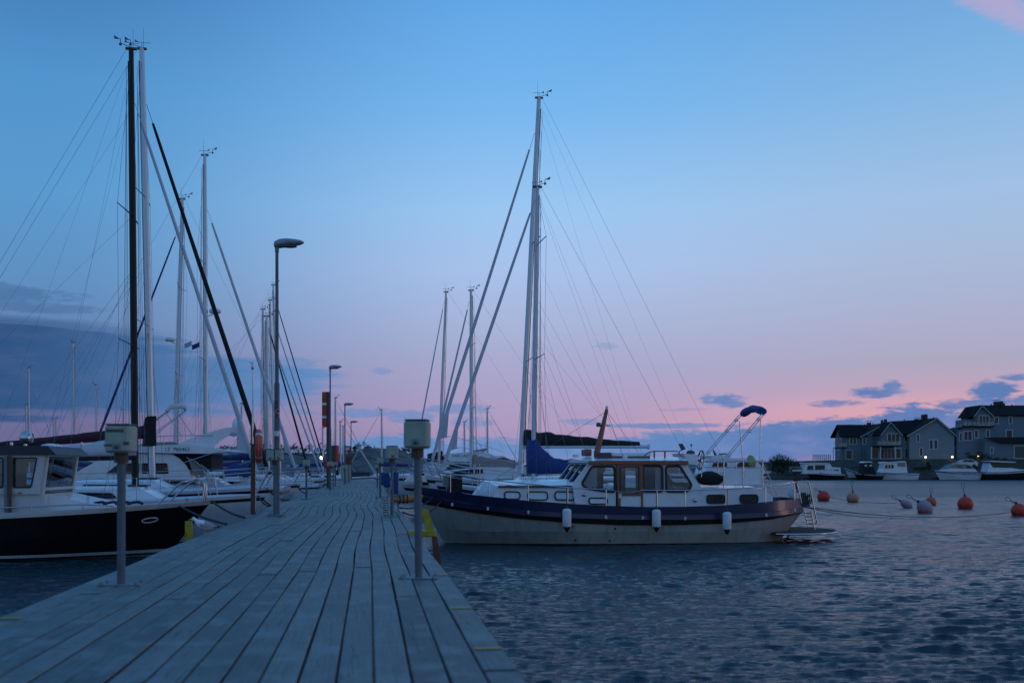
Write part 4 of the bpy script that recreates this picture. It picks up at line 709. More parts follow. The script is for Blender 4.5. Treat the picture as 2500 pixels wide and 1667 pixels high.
# ---------------------------------------------------------------- jetty furniture
def on_jetty(px, py):
    p = ground(px, py); return p
def bolts(mb, s, z=.012):
    for x in (-1, 1):
        for y in (-1, 1): mb.lathe([(.014, z), (.014, z + .016), (.006, z + .022)], (x * s, y * s * .55, 0), 6)
def pedestal(label, px, py, top, bw, bh, rz=DROT, two=False, bd=.20, lean=(0, 0), strip=False):
    p = on_jetty(px, py); h = (py - top) / F * p.y; t = thing('power_pedestal', label, 'power pedestal', p, rz, 'power pedestals along the jetty')
    g = MB(); g.tube([(0, 0, .01), (lean[0], lean[1], h - bh + .02)], .031, 14); g.build('post', M['post'], t)
    g = MB(); g.bbox((-.16, -.07, 0), (.16, .07, .012), .003); bolts(g, .13); g.build('base_plate', M['galv'], t)
    g = MB(); g.tube([(lean[0], lean[1], h - bh - .075), (lean[0], lean[1], h - bh + .01)], .052, 14); g.build('collar', M['oldwood'], t)
    for k, cx in enumerate((-bw / 2 - .004, bw / 2 + .004) if two else (0,)):
        M_ = Matrix.Translation((lean[0] + cx, lean[1], h - bh)); g = MB(); g.bbox((-bw / 2, -bd / 2, 0), (bw / 2, bd / 2, bh), .018, M_); bo = g.build('enclosure', M['boxgreen'], t)
        g = MB(); g.bbox((-bw / 2 + .012, -bd / 2 - .012, .012), (bw / 2 - .012, -bd / 2 + .004, bh * .96), .008, M_); lo = g.build('cover', M['boxgreen'], bo)
        g = MB(); g.bbox((-bw / 2 + .004, -bd / 2 - .008, bh), (bw / 2 - .004, bd / 2 - .004, bh + .009), .004, M_); g.build('lid', M['greydark'], bo)
        g = MB(); g.bbox((-bw * .17, -bd / 2 - .018, bh * .13), (bw * .17, -bd / 2 - .010, bh * .34), .004, M_); g.build('lock_plate', M['grey'], lo); g = MB(); g.lathe([(.016, 0), (.014, .008), (0, .009)], M_ @ Vector((0, -bd / 2 - .017, bh * .21)), 10, Matrix.Rotation(R(90), 4, 'X')); g.build('lock', M['greydark'], lo)
        if strip: g = MB(); g.bbox((-bw * .40, -bd / 2 - .0145, bh * .74), (bw * .28, -bd / 2 - .011, bh * .84), .001, M_); g.build('label_strip', M['oldwood'], lo)
    return t, h
P1, h1 = pedestal('grey green power box on a steel post at the left jetty edge, nearest the camera', 296, 1428, 1038, .192, .214, R(4), strip=True)
g = MB(); g.bbox((-.096, -.1142, .05), (-.03, -.1125, .065), .0005, Matrix.Translation((0, 0, h1 - .214))); g.bbox((.05, -.1142, .06), (.093, -.1125, .085), .0005, Matrix.Translation((0, 0, h1 - .214))); g.build('worn_label', M['greydark'], P1)
pedestal('grey green power box on a steel post in front of the cruiser bow', 1022, 1412, 1027, .2, .227, R(-2), lean=(-.01, 0))
PR3, _ = pedestal('power box on a dark post with a pale rope coiled round its foot', 957, 1259, 1089, .215, .24, R(14), lean=(0, 0)); pedestal('slim power box post beside the blue tarpaulins', 928, 1214, 1116, .20, .21)
pedestal('small power box post near the far right end of the jetty', 921, 1190, 1133, .22, .2); pedestal('double power box with two covers at the foot of the tall lamp', 671, 1258, 1097, .15, .215, two=True)
pedestal('single power box post between the two left hand lamp posts, ropes on its post', 748, 1218, 1121, .20, .21); pedestal('power box post in front of the orange rescue board', 806, 1198, 1126, .25, .2); pedestal('slim power box post right of the red extinguisher box', 819, 1187, 1127, .22, .2); pedestal('power box post at the foot of the third lamp', 841, 1182, 1134, .24, .26)
g = MB(); base = PR3.location
for k in range(7): g.tube([base + Vector((-.12 - .05 * math.cos(a) + .02 * random.random(), -.03 + .05 * math.sin(a), .02 + .045 * k + .003 * a)) for a in [2 * math.pi * i / 10 for i in range(11)]], .011, 5)
g.tube([base + Vector((-.1, 0, .3)), base + Vector((-.02, -.05, .5)), base + Vector((.03, -.05, .9)), base + Vector((.1, -.08, 1.02))], .009, 5); tag(g.build('coiled_rope', M['rope2']), 'pale rope hanging in coils on the post with the dark power box', 'rope')
def lamp(label, px, py, top, first=[]):
    p = on_jetty(px, py); h = (py - top) / F * p.y
    if first: t = copy_tree(first[0]); t.location = p; t.scale = (1, 1, h / first[1]); t['label'] = label; return t
    t = thing('street_lamp', label, 'street lamp', p, DROT * .5, 'street lamps along the jetty'); first += [t, h]
    g = MB(); g.tube([(0, 0, 0), (0, 0, 2.55)], .052, 16); g.tube([(0, 0, 2.5), (0, 0, 2.58), (0, 0, h - .18)], [.052, .036, .030], 16); g.build('pole', M['post'], t)
    g = MB(); g.bbox((-.15, -.08, 0), (.15, .08, .014), .004); bolts(g, .12); g.build('base_plate', M['galv'], t)
    g = MB(); g.tube([(0, 0, h - .26), (0, 0, h - .12)], .04, 12); g.build('neck', M['galv'], t)
    rows = []
    for x, w, z0, z1 in ((-.06, .02, -.13, -.10), (-.045, .06, -.18, -.05), (.04, .10, -.185, -.005), (.18, .125, -.165, .01), (.34, .12, -.14, -.002), (.46, .085, -.11, -.02), (.52, .02, -.075, -.055)):
        zc_, hz = (z0 + z1) / 2, (z1 - z0) / 2; rows.append([(x, w * math.cos(a), h + .0 + zc_ + hz * math.sin(a)) for a in [2 * math.pi * i / 14 for i in range(14)]])
    g = MB(); g.grid(rows, closed=True); ho = g.build('lamp_head', M['lamp'], t); g = MB(); g.ball((.24, 0, h - .15), .1, (1.5, .95, .22)); g.build('lens', M['lens'], ho); return t
L1 = lamp('tall grey lamp post with a long oval head, nearest the camera, stickers on its pole', 676, 1256, 583); lamp('lamp post standing beside the orange rescue board', 806, 1192, 891); lamp('third lamp post along the jetty, a small red sign on its pole', 842, 1180, 983); lamp('farthest lamp post, above the small grey shed', 857, 1172.5, 1027)
zz = lambda y: (1256 - y) / F * L1.location.y
for y0, y1, m_ in ((978, 1018, 'navy'), (1052, 1064, 'paper')):
    g = MB(); a0 = R(-150); rows = [[(.0535 * math.sin(a), -.0535 * math.cos(a), z) for a in [R(-70 + 14 * i) for i in range(11)]] for z in (zz(y1), zz(y0))]; g.grid(rows, flip=True); g.build('sticker', M[m_], L1)
g = MB(); [g.tube([(.0545 * math.sin(b) , -.0545 * math.cos(b), zz(1004) + .045 * math.sin(a)) for a, b in [(2 * math.pi * i / 16, R(35) + .9 * math.cos(2 * math.pi * i / 16)) for i in range(16)]], .004, 4, closed=True)]; g.build('sticker_ring', M['paper'], L1)
# life buoy post with telescopic pole
p = on_jetty(618, 1255); t = thing('rescue_post', 'timber post with an orange lifebuoy and a long silver pole fixed to it', 'rescue post', p, DROT)
hp = (1255 - 1040) / F * p.y; g = MB(); g.bbox((-.045, -.045, 0), (.045, .045, hp), .006); g.build('post', M['oldwood'], t); g = MB(); g.bbox((.046, -.046, .05), (.052, .046, hp - .3), .002); g.build('edge_strip', M['steel'], t)
g = MB(); zt_ = (1255 - 888) / F * p.y; g.tube([(.0, -.06, hp - .35), (0, -.06, hp + .5), (0, -.06, hp + .52), (-.005, -.06, zt_ - .1)], [.02, .02, .014, .013], 8); g.lathe([(.016, 0), (.03, .04), (.026, .1), (.008, .16)], (-.005, -.06, zt_ - .12), 8); g.tube([(-.005, -.06, zt_), (-.07, -.06, zt_ + .03)], .008, 5); g.build('telescopic_pole', M['steel'], t)
b = thing('lifebuoy', 'orange lifebuoy seen edge on, hanging on the timber rescue post', 'lifebuoy', p + Vector((.115, -.02, (1255 - 1089) / F * p.y)), DROT + R(6))
g = MB(); g.tube([(0, .27 * math.cos(a), .27 * math.sin(a)) for a in [2 * math.pi * i / 40 for i in range(40)]], .065, 12, closed=True); g.build('ring', M['orange'], b)
for k in (1, 3, 5, 7):
    a = k * math.pi / 4; g = MB(); c_ = Vector((0, .27 * math.cos(a), .27 * math.sin(a))); d_ = Vector((0, -math.sin(a), math.cos(a))); g.tube([c_ - d_ * .028, c_ + d_ * .028], .068, 12, caps=False); g.build('reflective_band', M['silver'], b)
g = MB(); g.tube([(.0, .35 * math.cos(a), .35 * math.sin(a) - .02 * abs(math.sin(2 * a))) for a in [2 * math.pi * i / 32 for i in range(32)]], .007, 5, closed=True); g.build('grab_line', M['rope2'], b)
# rescue board with orange ladder case
p = on_jetty(798, 1190.5); t = thing('rescue_board', 'tall brown post carrying a long orange rescue case, beside the second lamp', 'rescue post', p, DROT); K = p.y / F; hp = (1190 - 956) * K
g = MB(); g.bbox((-.02, -.08, 0), (.17, .08, hp), .01); g.build('post', M['oldwood'], t); g = MB(); g.bbox((-.22, -.06, (1190 - 1042) * K), (-.025, .08, hp), .015); co_ = g.build('case', M['orange'], t)
g = MB(); g.bbox((-.20, -.07, (1190 - 1035) * K), (-.15, -.061, hp - .12), .003); g.build('case_strip', M['rubber'], co_)
for k in (.25, .62): g = MB(); g.bbox((-.225, -.072, (1190 - 1042) * K + 1.64 * k), (-.02, -.058, (1190 - 1042) * K + 1.64 * k + .1), .004); g.build('clamp', M['silver'], co_)
g = MB(); g.bbox((.172, -.05, 0.2), (.185, .05, hp - .05), .003); g.build('edge_strip', M['steel'], t); g = MB(); g.bbox((-.12, -.12, (1190 - 1143) * K), (.3, -.082, (1190 - 1124) * K), .02); g.build('red_notice', M['red'], t)
p = on_jetty(814, 1188); K = p.y / F; t = thing('extinguisher_box', 'red fire extinguisher cabinet with a dark side, on a post behind the rescue board', 'extinguisher cabinet', p, DROT + R(-20)); g = MB(); g.bbox((-.2, -.14, (1188 - 1126) * K), (.14, .14, (1188 - 1087) * K), .04); bo = g.build('cabinet', M['greydark'], t); g = MB(); g.bbox((.1, -.15, (1188 - 1126) * K), (.24, .15, (1188 - 1086.5) * K), .04); g.build('red_door', M['red'], bo); g = MB(); g.tube([(0, 0, 0), (0, 0, (1188 - 1124) * K)], .04, 8); g.build('post', M['galv'], t)
p = on_jetty(846, 1178.5); K = p.y / F; t = thing('hose_cabinet', 'brown red narrow cabinet on legs near the jetty end', 'cabinet', p, DROT); g = MB(); g.bbox((-.05, -.1, (1178 - 1133) * K), (.32, .1, (1178 - 1112) * K), .02); bo = g.build('cabinet', M['oldwood'], t); g = MB(); g.bbox((.14, -.115, (1178 - 1132) * K), (.31, -.101, (1178 - 1113) * K), .01); g.build('door', M['rust'], bo); g = MB(); g.tube([(.14, 0, 0), (.14, 0, (1178 - 1131) * K)], .05, 8); g.build('leg', M['galv'], t)
p = P(849, 1096, 61.9); t = thing('jetty_sign', 'small square red sign with a white emblem on the third lamp pole', 'sign', p, DROT); g = MB(); g.bbox((-.2, -.03, -.2), (.2, -.01, .2), .004); g.build('plate', M['red'], t); g = MB(); g.bbox((-.12, -.034, -.1), (-.02, -.031, .1), .001); g.bbox((-.02, -.034, -.02), (.1, -.031, .12), .001); g.build('emblem', M['paper'], t); g = MB(); g.tube([(-.2, 0, 0), (-.42, .02, 0)], .015, 6); g.build('bracket', M['galv'], t)
p = on_jetty(846, 1173); K = p.y / F; t = thing('grey_shed', 'small grey green shed at the end of the jetty under the last lamp', 'shed', p, DROT); g = MB(); g.bbox((-.4, -.5, 0), (.28, .6, (1173 - 1133) * K), .02); g.build('wall', M['boxgreen'], t); g = MB(); g.bbox((-.45, -.55, (1173 - 1133) * K), (.33, .65, (1173 - 1131.5) * K), .01); g.build('roof', M['greydark'], t)
# yellow mooring brackets
def bracket(label, px, py, hgt, s, lean=0.):
    p = P(px, py, 13.1 if s > 0 else 13.0); p.z = DECK; t = thing('mooring_bracket', label, 'mooring bracket', p, DROT, 'yellow mooring brackets on the jetty edge')
    g = MB(); g.poly([[(-.045, 0, -.16 if s < 0 else .0), (.045, 0, -.16 if s < 0 else .0), (.035 - lean, 0, hgt), (-.05 - lean, 0, hgt), (-.05 - lean, 0, hgt - .08)]], (0, .06, 0)); g.build('upright', M['yellow'], t)
    g = MB(); g.bbox((-s * .30, -.03, .0), (.045 * s, .09, .085), .012); g.build('arm', M['yellow'], t)
    g = MB(); g.poly([[(-.01, 0, -.005), (.06, 0, -.005), (.17 * s, 0, -.75), (.08 * s, 0, -.75)] if s > 0 else [(-.05, 0, -.17), (.05, 0, -.17), (.02, 0, -.75), (-.1, 0, -.75)]], (0, .05, 0)); g.build('brace', M['rust'], t)
bracket('yellow mooring bracket with a rusty brace beside the cruiser bow', 1056, 1290, .36, 1, .09); bracket('yellow mooring bracket behind the gull on the jetty edge', 461, 1310, .21, -1)
# gull
def gull():
    p = P(500, 1312, 13.3); p.z = DECK + .02; t = thing('seagull', 'white and grey gull standing on the jetty edge by the yellow bracket', 'gull', p, R(188)); t.scale = (.82,) * 3; g = MB(); rows = []
    prof = [(-.235, .115, .004, .004, 2), (-.20, .118, .022, .012, 2), (-.15, .125, .04, .03, 1), (-.08, .138, .06, .058, 1), (0, .15, .07, .074, 0), (.07, .165, .066, .072, 0), (.12, .19, .05, .056, 0), (.145, .222, .04, .042, 0), (.165, .247, .037, .037, 0), (.19, .252, .032, .030, 0), (.208, .247, .018, .016, 0), (.216, .243, .006, .006, 0)]
    n = 12
    for x, z, w, h, _ in prof: rows.append([Vector((x, w * math.cos(a), z + h * math.sin(a))) for a in [2 * math.pi * i / n for i in range(n)]])
    for i in range(len(rows) - 1):
        for j in range(n):
            g.k = prof[i][4] if prof[i][4] == 2 else (1 if (prof[i][4] == 1 and rows[i][j].z > prof[i][1] - .01) else 0); g.add([rows[i][j], rows[i][(j + 1) % n], rows[i + 1][(j + 1) % n], rows[i + 1][j]], [(0, 1, 2, 3)], True)
    g.build('body', [M['feather'], M['wing'], M['black']], t)
    for s in (-1, 1):
        w = MB(); rows = []
        for x, z0, z1, y in ((.09, .15, .19, .05), (.05, .125, .205, .064), (-.03, .115, .19, .066), (-.12, .115, .16, .048), (-.2, .118, .142, .03), (-.27, .122, .13, .012)): rows.append([(x, s * y, z0), (x, s * (y + .012), (z0 + z1) / 2), (x, s * (y * .6), z1)])
        w.grid(rows[:5]); w.k = 1; w.grid(rows[4:]); w.build('wing', [M['wing'], M['black']], t); l = MB(); l.tube([(-.005, s * .025, .09), (.0, s * .025, .01)], .005, 5); l.bbox((-.01, s * .025 - .014, 0), (.04, s * .025 + .014, .006), .002); l.build('leg', M['beak'], t)
        e = MB(); e.ball((.193, s * .0275, .258), .006, n=8, m=6); e.build('eye', M['black'], t)
    b_ = MB(); b_.tube([(.21, 0, .244), (.24, 0, .240), (.256, 0, .232)], [.011, .008, .002], 8); b_.build('beak', M['beak'], t)
gull()
# ---------------------------------------------------------------- sailing yachts, left berths
A_, FA, PA = sailboat('white sailing yacht with a black mast and pale furled sail, dark stripe along its hull', (653, 1205), 26.8, 'L', 10.2, 3.3, 1.0, (331, 1194), (320, 118), 'carbon', .085, strake='rubber', spreaders=(.325, .62), stays=[(.875, .058, 'sailw', .6)], boom=((334, 1116), (-120, 1124), .10, 'carbon', ('sailw', .55, .0)), vn=.9, flip=-1, extra=((.86, 1, -1), (.62, 1, 1), (.98, .55, 1), (.97, .35, -1)))
B_, FB_, PB = sailboat('sailing yacht with a thick silver mast and black furled sail', (674, 1187), 30.5, 'L', 11.5, 3.6, 1.15, (372, 1170), (346, 118), 'alu', .098, spreaders=(.356, .655), stays=[(.87, .075, 'blackcloth', 0)], boom=((366, 1066), (-60, 1096), .06, 'maroon', ('maroon', .34, .02, 1.2, .4)), vn=1.1, flip=-1, extra=((.98, .4, 1),))
def on_mast(par, fr, w, quad, m_, nm, th=.03):
    g = MB(); g.poly([[fr.pt(x, y, w) for x, y in quad]], (0, th, 0)); return g.build(nm, M[m_], par)
on_mast(B_, FB_, .16, [(353, 1022), (359, 1016), (382, 1015), (381, 1040), (382, 1088), (349, 1090), (349, 1050)], 'blackcloth', 'mast_cover', .02); g = MB(); g.lathe([(.055, 0), (0, .006)], FB_.pt(352, 1054, .185), 12, Matrix.Rotation(R(-90), 4, 'X')); g.build('cover_emblem', M['inkblue'], B_)
C_, FC, PC = sailboat('white sailing yacht with a radar dome on its silver mast', (738, 1178), 40, 'L', 11, 3.5, 1.15, (504, 1150), (500, 378), 'alu', .085, spreaders=(.36, .66), stays=[(.83, .07, 'sailw', .35)], boom=((500, 1108), (330, 1112), .1, 'alu', ('navycloth', .5, .1)), hood='navycloth', radar=.515)
for k, (q, m_) in enumerate((((468, 832), 'flagblue'), ((487, 835), 'navycloth'))): g = MB(); a = FC.pt(*q, .5); g.grid([[a + Vector((.28 * i / 6, .03 * math.sin(i * 1.3), z - .02 * i)) for i in range(7)] for z in (0, -.19)]); g.build('flag', M[m_], C_)
D_, FD, PD = sailboat('sailing yacht with a dark blue furled sail and round radar, stern to the jetty', (215, 1118), 46, 'R', 10.5, 3.4, 1.1, (426, 1120), (445, 485), 'alu2', .088, spreaders=(.35, .67), stays=[(.9, .058, 'navycloth', 0)], boom=((430, 1097), (612, 1104), .11, 'alu2', None), radar=.48, flip=-1, hood='navycloth')
for lab, bx, by, Y, mt, tp, st, hd in (('yacht with a bare mast and dark hood, third from the rescue board on the left', 766, 1176, 48, (655, 1140), (651, 771), 'blackcloth', 'blackcloth'), ('slim masted yacht behind the tall lamp pole with a grey stay', 792, 1170, 60, (650, 1138), (642, 754), 'sailw', 'navycloth'), ('yacht with black and white striped stay behind the tall lamp', 799, 1168, 64.5, (672, 1138), (659, 732), 'sailw', 'bluecloth'), ('tallest of the slim yachts behind the near lamp pole, spreaders below its masthead', 806, 1166, 70, (684, 1136), (667, 695), 'blackcloth', 'navycloth')):
    sailboat(lab, (bx, by), Y, 'L', 10, 3.3, 1.05, mt, tp, 'alu', .08, spreaders=(.33, .62), stays=[(.93, .05, st, 0)], boom=((mt[0] + 1, 1118), (mt[0] - 130, 1120), .09, 'alu', ('bluecloth' if Y == 60 else 'navycloth', .45, .1)), hood=hd, group='yachts moored along the left of the jetty', vn=.9)
# ---------------------------------------------------------------- sailing yachts, right berths
sailboat('white sailing yacht with a bright blue sail cover, moored behind the motor cruiser', (1062, 1176), 30.2, 'R', 8.6, 3.0, .95, (1301, 1168), (1312, 455), 'alu2', .07, spreaders=(.415, .80), stays=[(.955, .058, 'sailw', .42)], boom=((1299, 1150), (1490, 1143), .07, 'alu2', ('bluecloth', 1.0, .12, -.19, .31)), flip=-1, vn=.8, extra=((.98, .75, 1), (.97, .6, -1), (.5, .7, -1)))
sailboat('larger sailing yacht with a tall mast and black sail cover on its boom', (1036, 1162), 35, 'R', 11.5, 3.6, 1.15, (1270, 1148), (1316, 238), 'alu', .095, spreaders=(.30, .61), stays=[(.905, .062, 'sailw', .5)], boom=((1280, 1090), (1582, 1090), .095, 'alu2', ('blackcloth', .58, .02, 1.3, .28)), flip=-1, vn=1.0, extra=((.99, .8, -1), (.6, .5, -1), (.97, .62, 1)))
sailboat('white sailing yacht with tan cloth bundled on its boom beside the flybridge yacht', (1043, 1160), 52, 'R', 9.5, 3.2, 1.0, (1151, 1160), (1150, 708), 'alu', .092, spreaders=(.36, .7), stays=[(.94, .06, 'sailw', .0)], boom=((1155, 1139), (1266, 1131), .1, 'tancloth', ('tancloth', .62, .3, 1.6, .3)), flip=-1)
sailboat('sailing yacht with a thin raked mast left of the tan bundled one', (1000, 1160), 58, 'R', 9.5, 3.2, 1.0, (1070, 1150), (1089, 712), 'alu', .075, spreaders=(.36,), stays=[(.95, .045, 'sailw', .0)], flip=-1)
# ---------------------------------------------------------------- motor boats drawn as profiles across the beam
def prof(t, fr, nm, m_, pix, hw, near, par=None, th=None, r=0, w0=None):
    w = near * hw if w0 is None else w0; L_ = [fr.pt(x, y, w) for x, y in pix]; L_ = rounded(L_, r) if r else L_
    g = MB(); g.poly([L_], (0, near * .02, 0) if th == 'p' else (0, -near * (2 * hw if th is None else th), 0)); return g.build(nm, M[m_], par or t)
def panes(t, fr, par, quads, hw, near, m_='dark', r=.06):
    for q in quads: prof(t, fr, 'window', m_, q, hw, near, par, 'p', r)
def motor(label, bow, Y, ang, L, B, fb, hm, strake, name='motor_boat', cat='motor boat', group=None, um=.5, stern=.9, rake=1.2, near=None, boot='black'):
    p = P(bow[0], bow[1], Y); fr = Frame(p.x, p.y, ang); t = thing(name, label, cat, (p.x, p.y, 0), ang, group); zb = p.z
    mb, pos, us = hull(L, B, lambda u: fb + (zb - fb) * max(0, 1 - u / .8) ** 1.5, [(1, 0), (.9, 1), (.8, 0), (.4, 0), (.12, 0), (.04, 2), (-.5, 2)], rake=rake, p=2.1, stern=stern, um=um, flare=.24)
    mb.build('hull', [M[hm], M[strake], M[boot]], t); d = MB(); deck(d, pos, us); d.build('deck', M['deckpaint'], t); return t, fr, pos, (-1 if abs(ang) < 1.6 else 1)
# the near work boat
def workboat():
    p = P(517, 1222, 22.5); fr = Frame(p.x, p.y, AL); t = thing('work_boat', 'black hulled work boat with a pale wheelhouse at the left edge of the photo', 'work boat', (p.x, p.y, 0), AL); pt = fr.pt; L, B = 8.2, 2.9
    mb, pos, us = hull(L, B, lambda u: .90 + (p.z - .90) * max(0, 1 - u / .85) ** 1.6, [(1.08, 0), (1.0, 0), (.93, 1), (.5, 1), (.16, 1), (.13, 2), (.09, 2), (.07, 1), (.035, 2), (-.03, 2), (-.06, 1), (-.6, 1)], rake=.95, p=2.3, stern=.85, flare=.2)
    ho = mb.build('hull', [M['offwhite'], M['black'], M['offwhite']], t); d = MB(); deck(d, pos, us, .88); d.build('deck', M['deckpaint'], t)
    g = MB(); q = pt(465, 1248, .42); e = [q + Vector((.20 * math.cos(a), .02, .075 * math.sin(a) - .03 * math.cos(a))) for a in [2 * math.pi * i / 24 for i in range(24)]]; g.poly([[Vector((v.x, v.y + 1.15 - v.x * 0, v.z)) for v in e]], (0, .01, 0))
    hs = MB(); us_ = .095; a = pos(us_, .72, 1); b2 = pos(us_ + .05, .72, 1); dx = (b2 - a).normalized(); up = (pos(us_, .8, 1) - pos(us_, .6, 1)).normalized(); nn = dx.cross(up); nn = nn if nn.y > 0 else -nn; c_ = (a + b2) / 2 + nn * .015
    ring = [c_ + dx * .17 * math.cos(k) + up * .065 * math.sin(k) for k in [2 * math.pi * i / 24 for i in range(24)]]; hs.tube(ring, .016, 6, closed=True); hs.build('hawse_ring', M['silver'], ho)
    W = 1.12; n = 1
    base = [(-40, 1262), (206, 1262), (206, 1234), (176, 1208), (96, 1206), (96, 1200), (-40, 1200)]
    g = MB(); g.poly([[pt(x, y, W) for x, y in ((-160, 1266), (110, 1266), (110, 1206), (-160, 1206))]], (0, -2 * W, 0)); co = g.build('cabin', M['offwhite'], t)
    xa = pt(110, 1206, W); g = MB(); rows = [[(xa.x, W * y, .85) for y in (-1, -.5, 0, .5, 1)]]; tr = pt(205, 1235, .6)
    x1, x2 = xa.x, xa.x - .75; za, zb_ = pt(110, 1207, W).z, pt(206, 1232, W).z
    for s in (-1, 1): g.poly([[Vector((x1, s * W * .8, .7)), Vector((x2 - .25, s * W * .8, .7)), Vector((x2 - .2, s * W * .8, zb_)), Vector((x1, s * W * .8, za))]], (0, -s * .9, 0))
    g.build('fore_cabin', M['white'], t)
    o1 = [pt(x, y, W) for x, y in ((-160, 1206), (98, 1206), (112, 1107), (-160, 1107))]; hl = [rounded([pt(x, y, W) for x, y in ((33, 1116), (94, 1116), (79, 1191), (33, 1191))], .05), rounded([pt(x, y, W) for x, y in ((-70, 1116), (11, 1116), (11, 1191), (-70, 1191))], .05)]
    for s in (1, -1):
        f_ = (lambda l: l) if s > 0 else (lambda l: [Vector((v.x, -v.y, v.z)) for v in l])
        g = MB(); g.poly([f_(o1)] + [f_(h) for h in hl], (0, s * .05, 0)); so = g.build('wheelhouse_side', M['offwhite'], t)
        for h in hl: h = f_(h); k = MB(); k.poly([h, inset(h, .03 if s > 0 else -.03)], (0, s * .06, 0)); wo = k.build('window', M['rubber'], so); k = MB(); k.poly([h], (0, s * .02, 0)); k.build('pane', M['glass'], wo)
    b0, t0 = pt(98, 1206, W), pt(112, 1107, W)
    def ws(k, y): q = b0.lerp(t0, k); return Vector((q.x, y, q.z))
    fr3 = [ws(0, W), ws(1, W), ws(1, -W), ws(0, -W)]; hs2 = [rounded([ws(.16, a), ws(.94, a), ws(.94, b), ws(.16, b)], .05) for a, b in ((W - .10, -W + .10),)]
    g = MB(); g.poly([fr3] + hs2, (-.05, 0, .0)); wo = g.build('windscreen', M['offwhite'], t)
    for h in hs2: k = MB(); k.poly([h], (-.02, 0, 0)); k.build('pane', M['glass'], wo)
    k = MB(); k.tube([ws(.92, .75) + Vector((-.07, 0, 0)), ws(.5, .95) + Vector((-.07, 0, 0))], .012, 5); k.build('wiper', M['galv'], wo)
    k = MB(); k.bbox((b0.x - .06, -W * .9, b0.z - .05), (b0.x + .7, W * .9, b0.z + .16), .03); k.bbox((b0.x + .9, -.9, b0.z - .1), (b0.x + 1.3, -.3, b0.z + .75), .06); k.build('wheelhouse_interior', M['greydark'], t)
    r0 = pt(121, 1090, W + .1); g = MB(); g.poly([[Vector((r0.x - .14, 0, r0.z - .17)), Vector((r0.x + .04, 0, r0.z + .02)), Vector((r0.x + 3.6, 0, r0.z + .02)), Vector((r0.x + 3.6, 0, r0.z - .17))]], (0, W + .12, 0)); g.poly([[Vector((r0.x - .14, -.002, r0.z - .17)), Vector((r0.x + .04, -.002, r0.z + .02)), Vector((r0.x + 3.6, -.002, r0.z + .02)), Vector((r0.x + 3.6, -.002, r0.z - .17))]], (0, -W - .12, 0)); ro = g.build('wheelhouse_roof', M['wheelroof'], t)
    g = MB(); q = pt(62, 1068, .3); g.ball(q, .14, (.9, .75, 1.05)); g.tube([q, q - Vector((0, 0, .24))], .04, 8); lo = g.build('search_light', M['steel'], ro); g = MB(); g.lathe([(.11, 0), (.12, .02), (.10, .035)], q + Vector((-.11, 0, 0)), 14, Matrix.Rotation(R(-90), 4, 'Y')); g.build('lens', M['silver'], lo)
    g = MB(); q = pt(123, 1089, .2); g.lathe([(.2, -.02), (.18, .03), (.08, .055), (0, .06)], q, 14); g.build('antenna_dome', M['white'], ro); g = MB(); q = pt(140, 1089, -.1); g.lathe([(.11, -.02), (.1, .03), (0, .05)], q, 14); g.build('antenna_dome', M['white'], ro)
    for px, w in ((28, .9), (200, .2)): g = MB(); q = pt(px, 1092, w); g.lathe([(.025, -.03), (.03, .05), (.04, .09), (.01, .12)], q, 8); g.build('nav_light', M['silver'], ro)
    for px in (14, 24): g = MB(); g.tube([pt(px, 1112, W + .11), pt(px, 1254, W + .11)], .035, 10); g.build('door_post', M['oldwood'] if px > 20 else M['galv'], t)
    g = MB(); g.tube([pt(44, 1203, W + .1), pt(160, 1198, .4)], .018, 6); g.build('grab_rail', M['galv'], t)
    g = MB(); pts = [pos(u, 1.08, 1) * 1 for u in (.30, .42, .55, .7, .85, .98)]; pts = [Vector((v.x, v.y - .1, v.z + .10)) for v in pts]; g.tube([pts[0] - Vector((.6, .12, .05))] + pts, .016, 6); [g.tube([v, v - Vector((0, 0, .2))], .014, 6) for v in pts]; g.build('side_rail', M['steel'], t)
    g = MB()
    for s in (1, -1):
        f0, f1 = pos(.115, 1.06, s), pos(.015, 1.06, s); n0 = f0 + Vector((-.32, -s * .12, .47)); n1 = f1 + Vector((.04, s * .06, .5)); g.tube([f0 + Vector((.12, -s * .1, 0))] + arc(n0 - Vector((-.1, 0, .14)), n0, n0 - Vector((.14, 0, -.02)), 5) + arc(n1 + Vector((.16, 0, 0)), n1, f1 + Vector((.02, s * .04, .32)), 5) + [f1 + Vector((.06, s * .05, 0))], .02, 7)
    g.tube([n1 + Vector((0, .0, 0)), Vector((n1.x, -n1.y, n1.z))], .018, 6); g.build('pulpit', M['steel'], t)
    g = MB(); [g.tube(arc(pos(.16, .9, 1) + Vector((.25 * k, -.35, .16)), pos(.16, .9, 1) + Vector((.1 + .25 * k, -.5, .24)), pos(.16, .9, 1) + Vector((.3 + .25 * k, -.3, .16)), 6), .03, 6) for k in range(4)]; g.build('rope_heap', M['rope'], t)
    g = MB(); q = pos(.06, 1.08, 1); g.lathe([(.03, 0), (.03, .1), (.045, .11), (.03, .13)], q - Vector((0, .06, .02)), 8); g.build('bollard', M['silver'], t)
    return fr, pos, p
WF, WPOS, WP = workboat()
f = WF.world(Vector(WPOS(.62, .8, 1)) + Vector((0, .14, 0))); t = thing('fender', 'dark blue fender hanging against the black work boat hull', 'fender', (f.x, f.y, .38), 0); g = MB(); g.lathe([(.02, 0), (.11, .08), (.12, .4), (.06, .52), (.02, .56)], (0, 0, 0), 12); g.build('fender_body', M['navycloth'], t); g = MB(); g.tube([(0, 0, .55), (0, .1, .75)], .01, 5); g.build('fender_line', M['rope'], t)
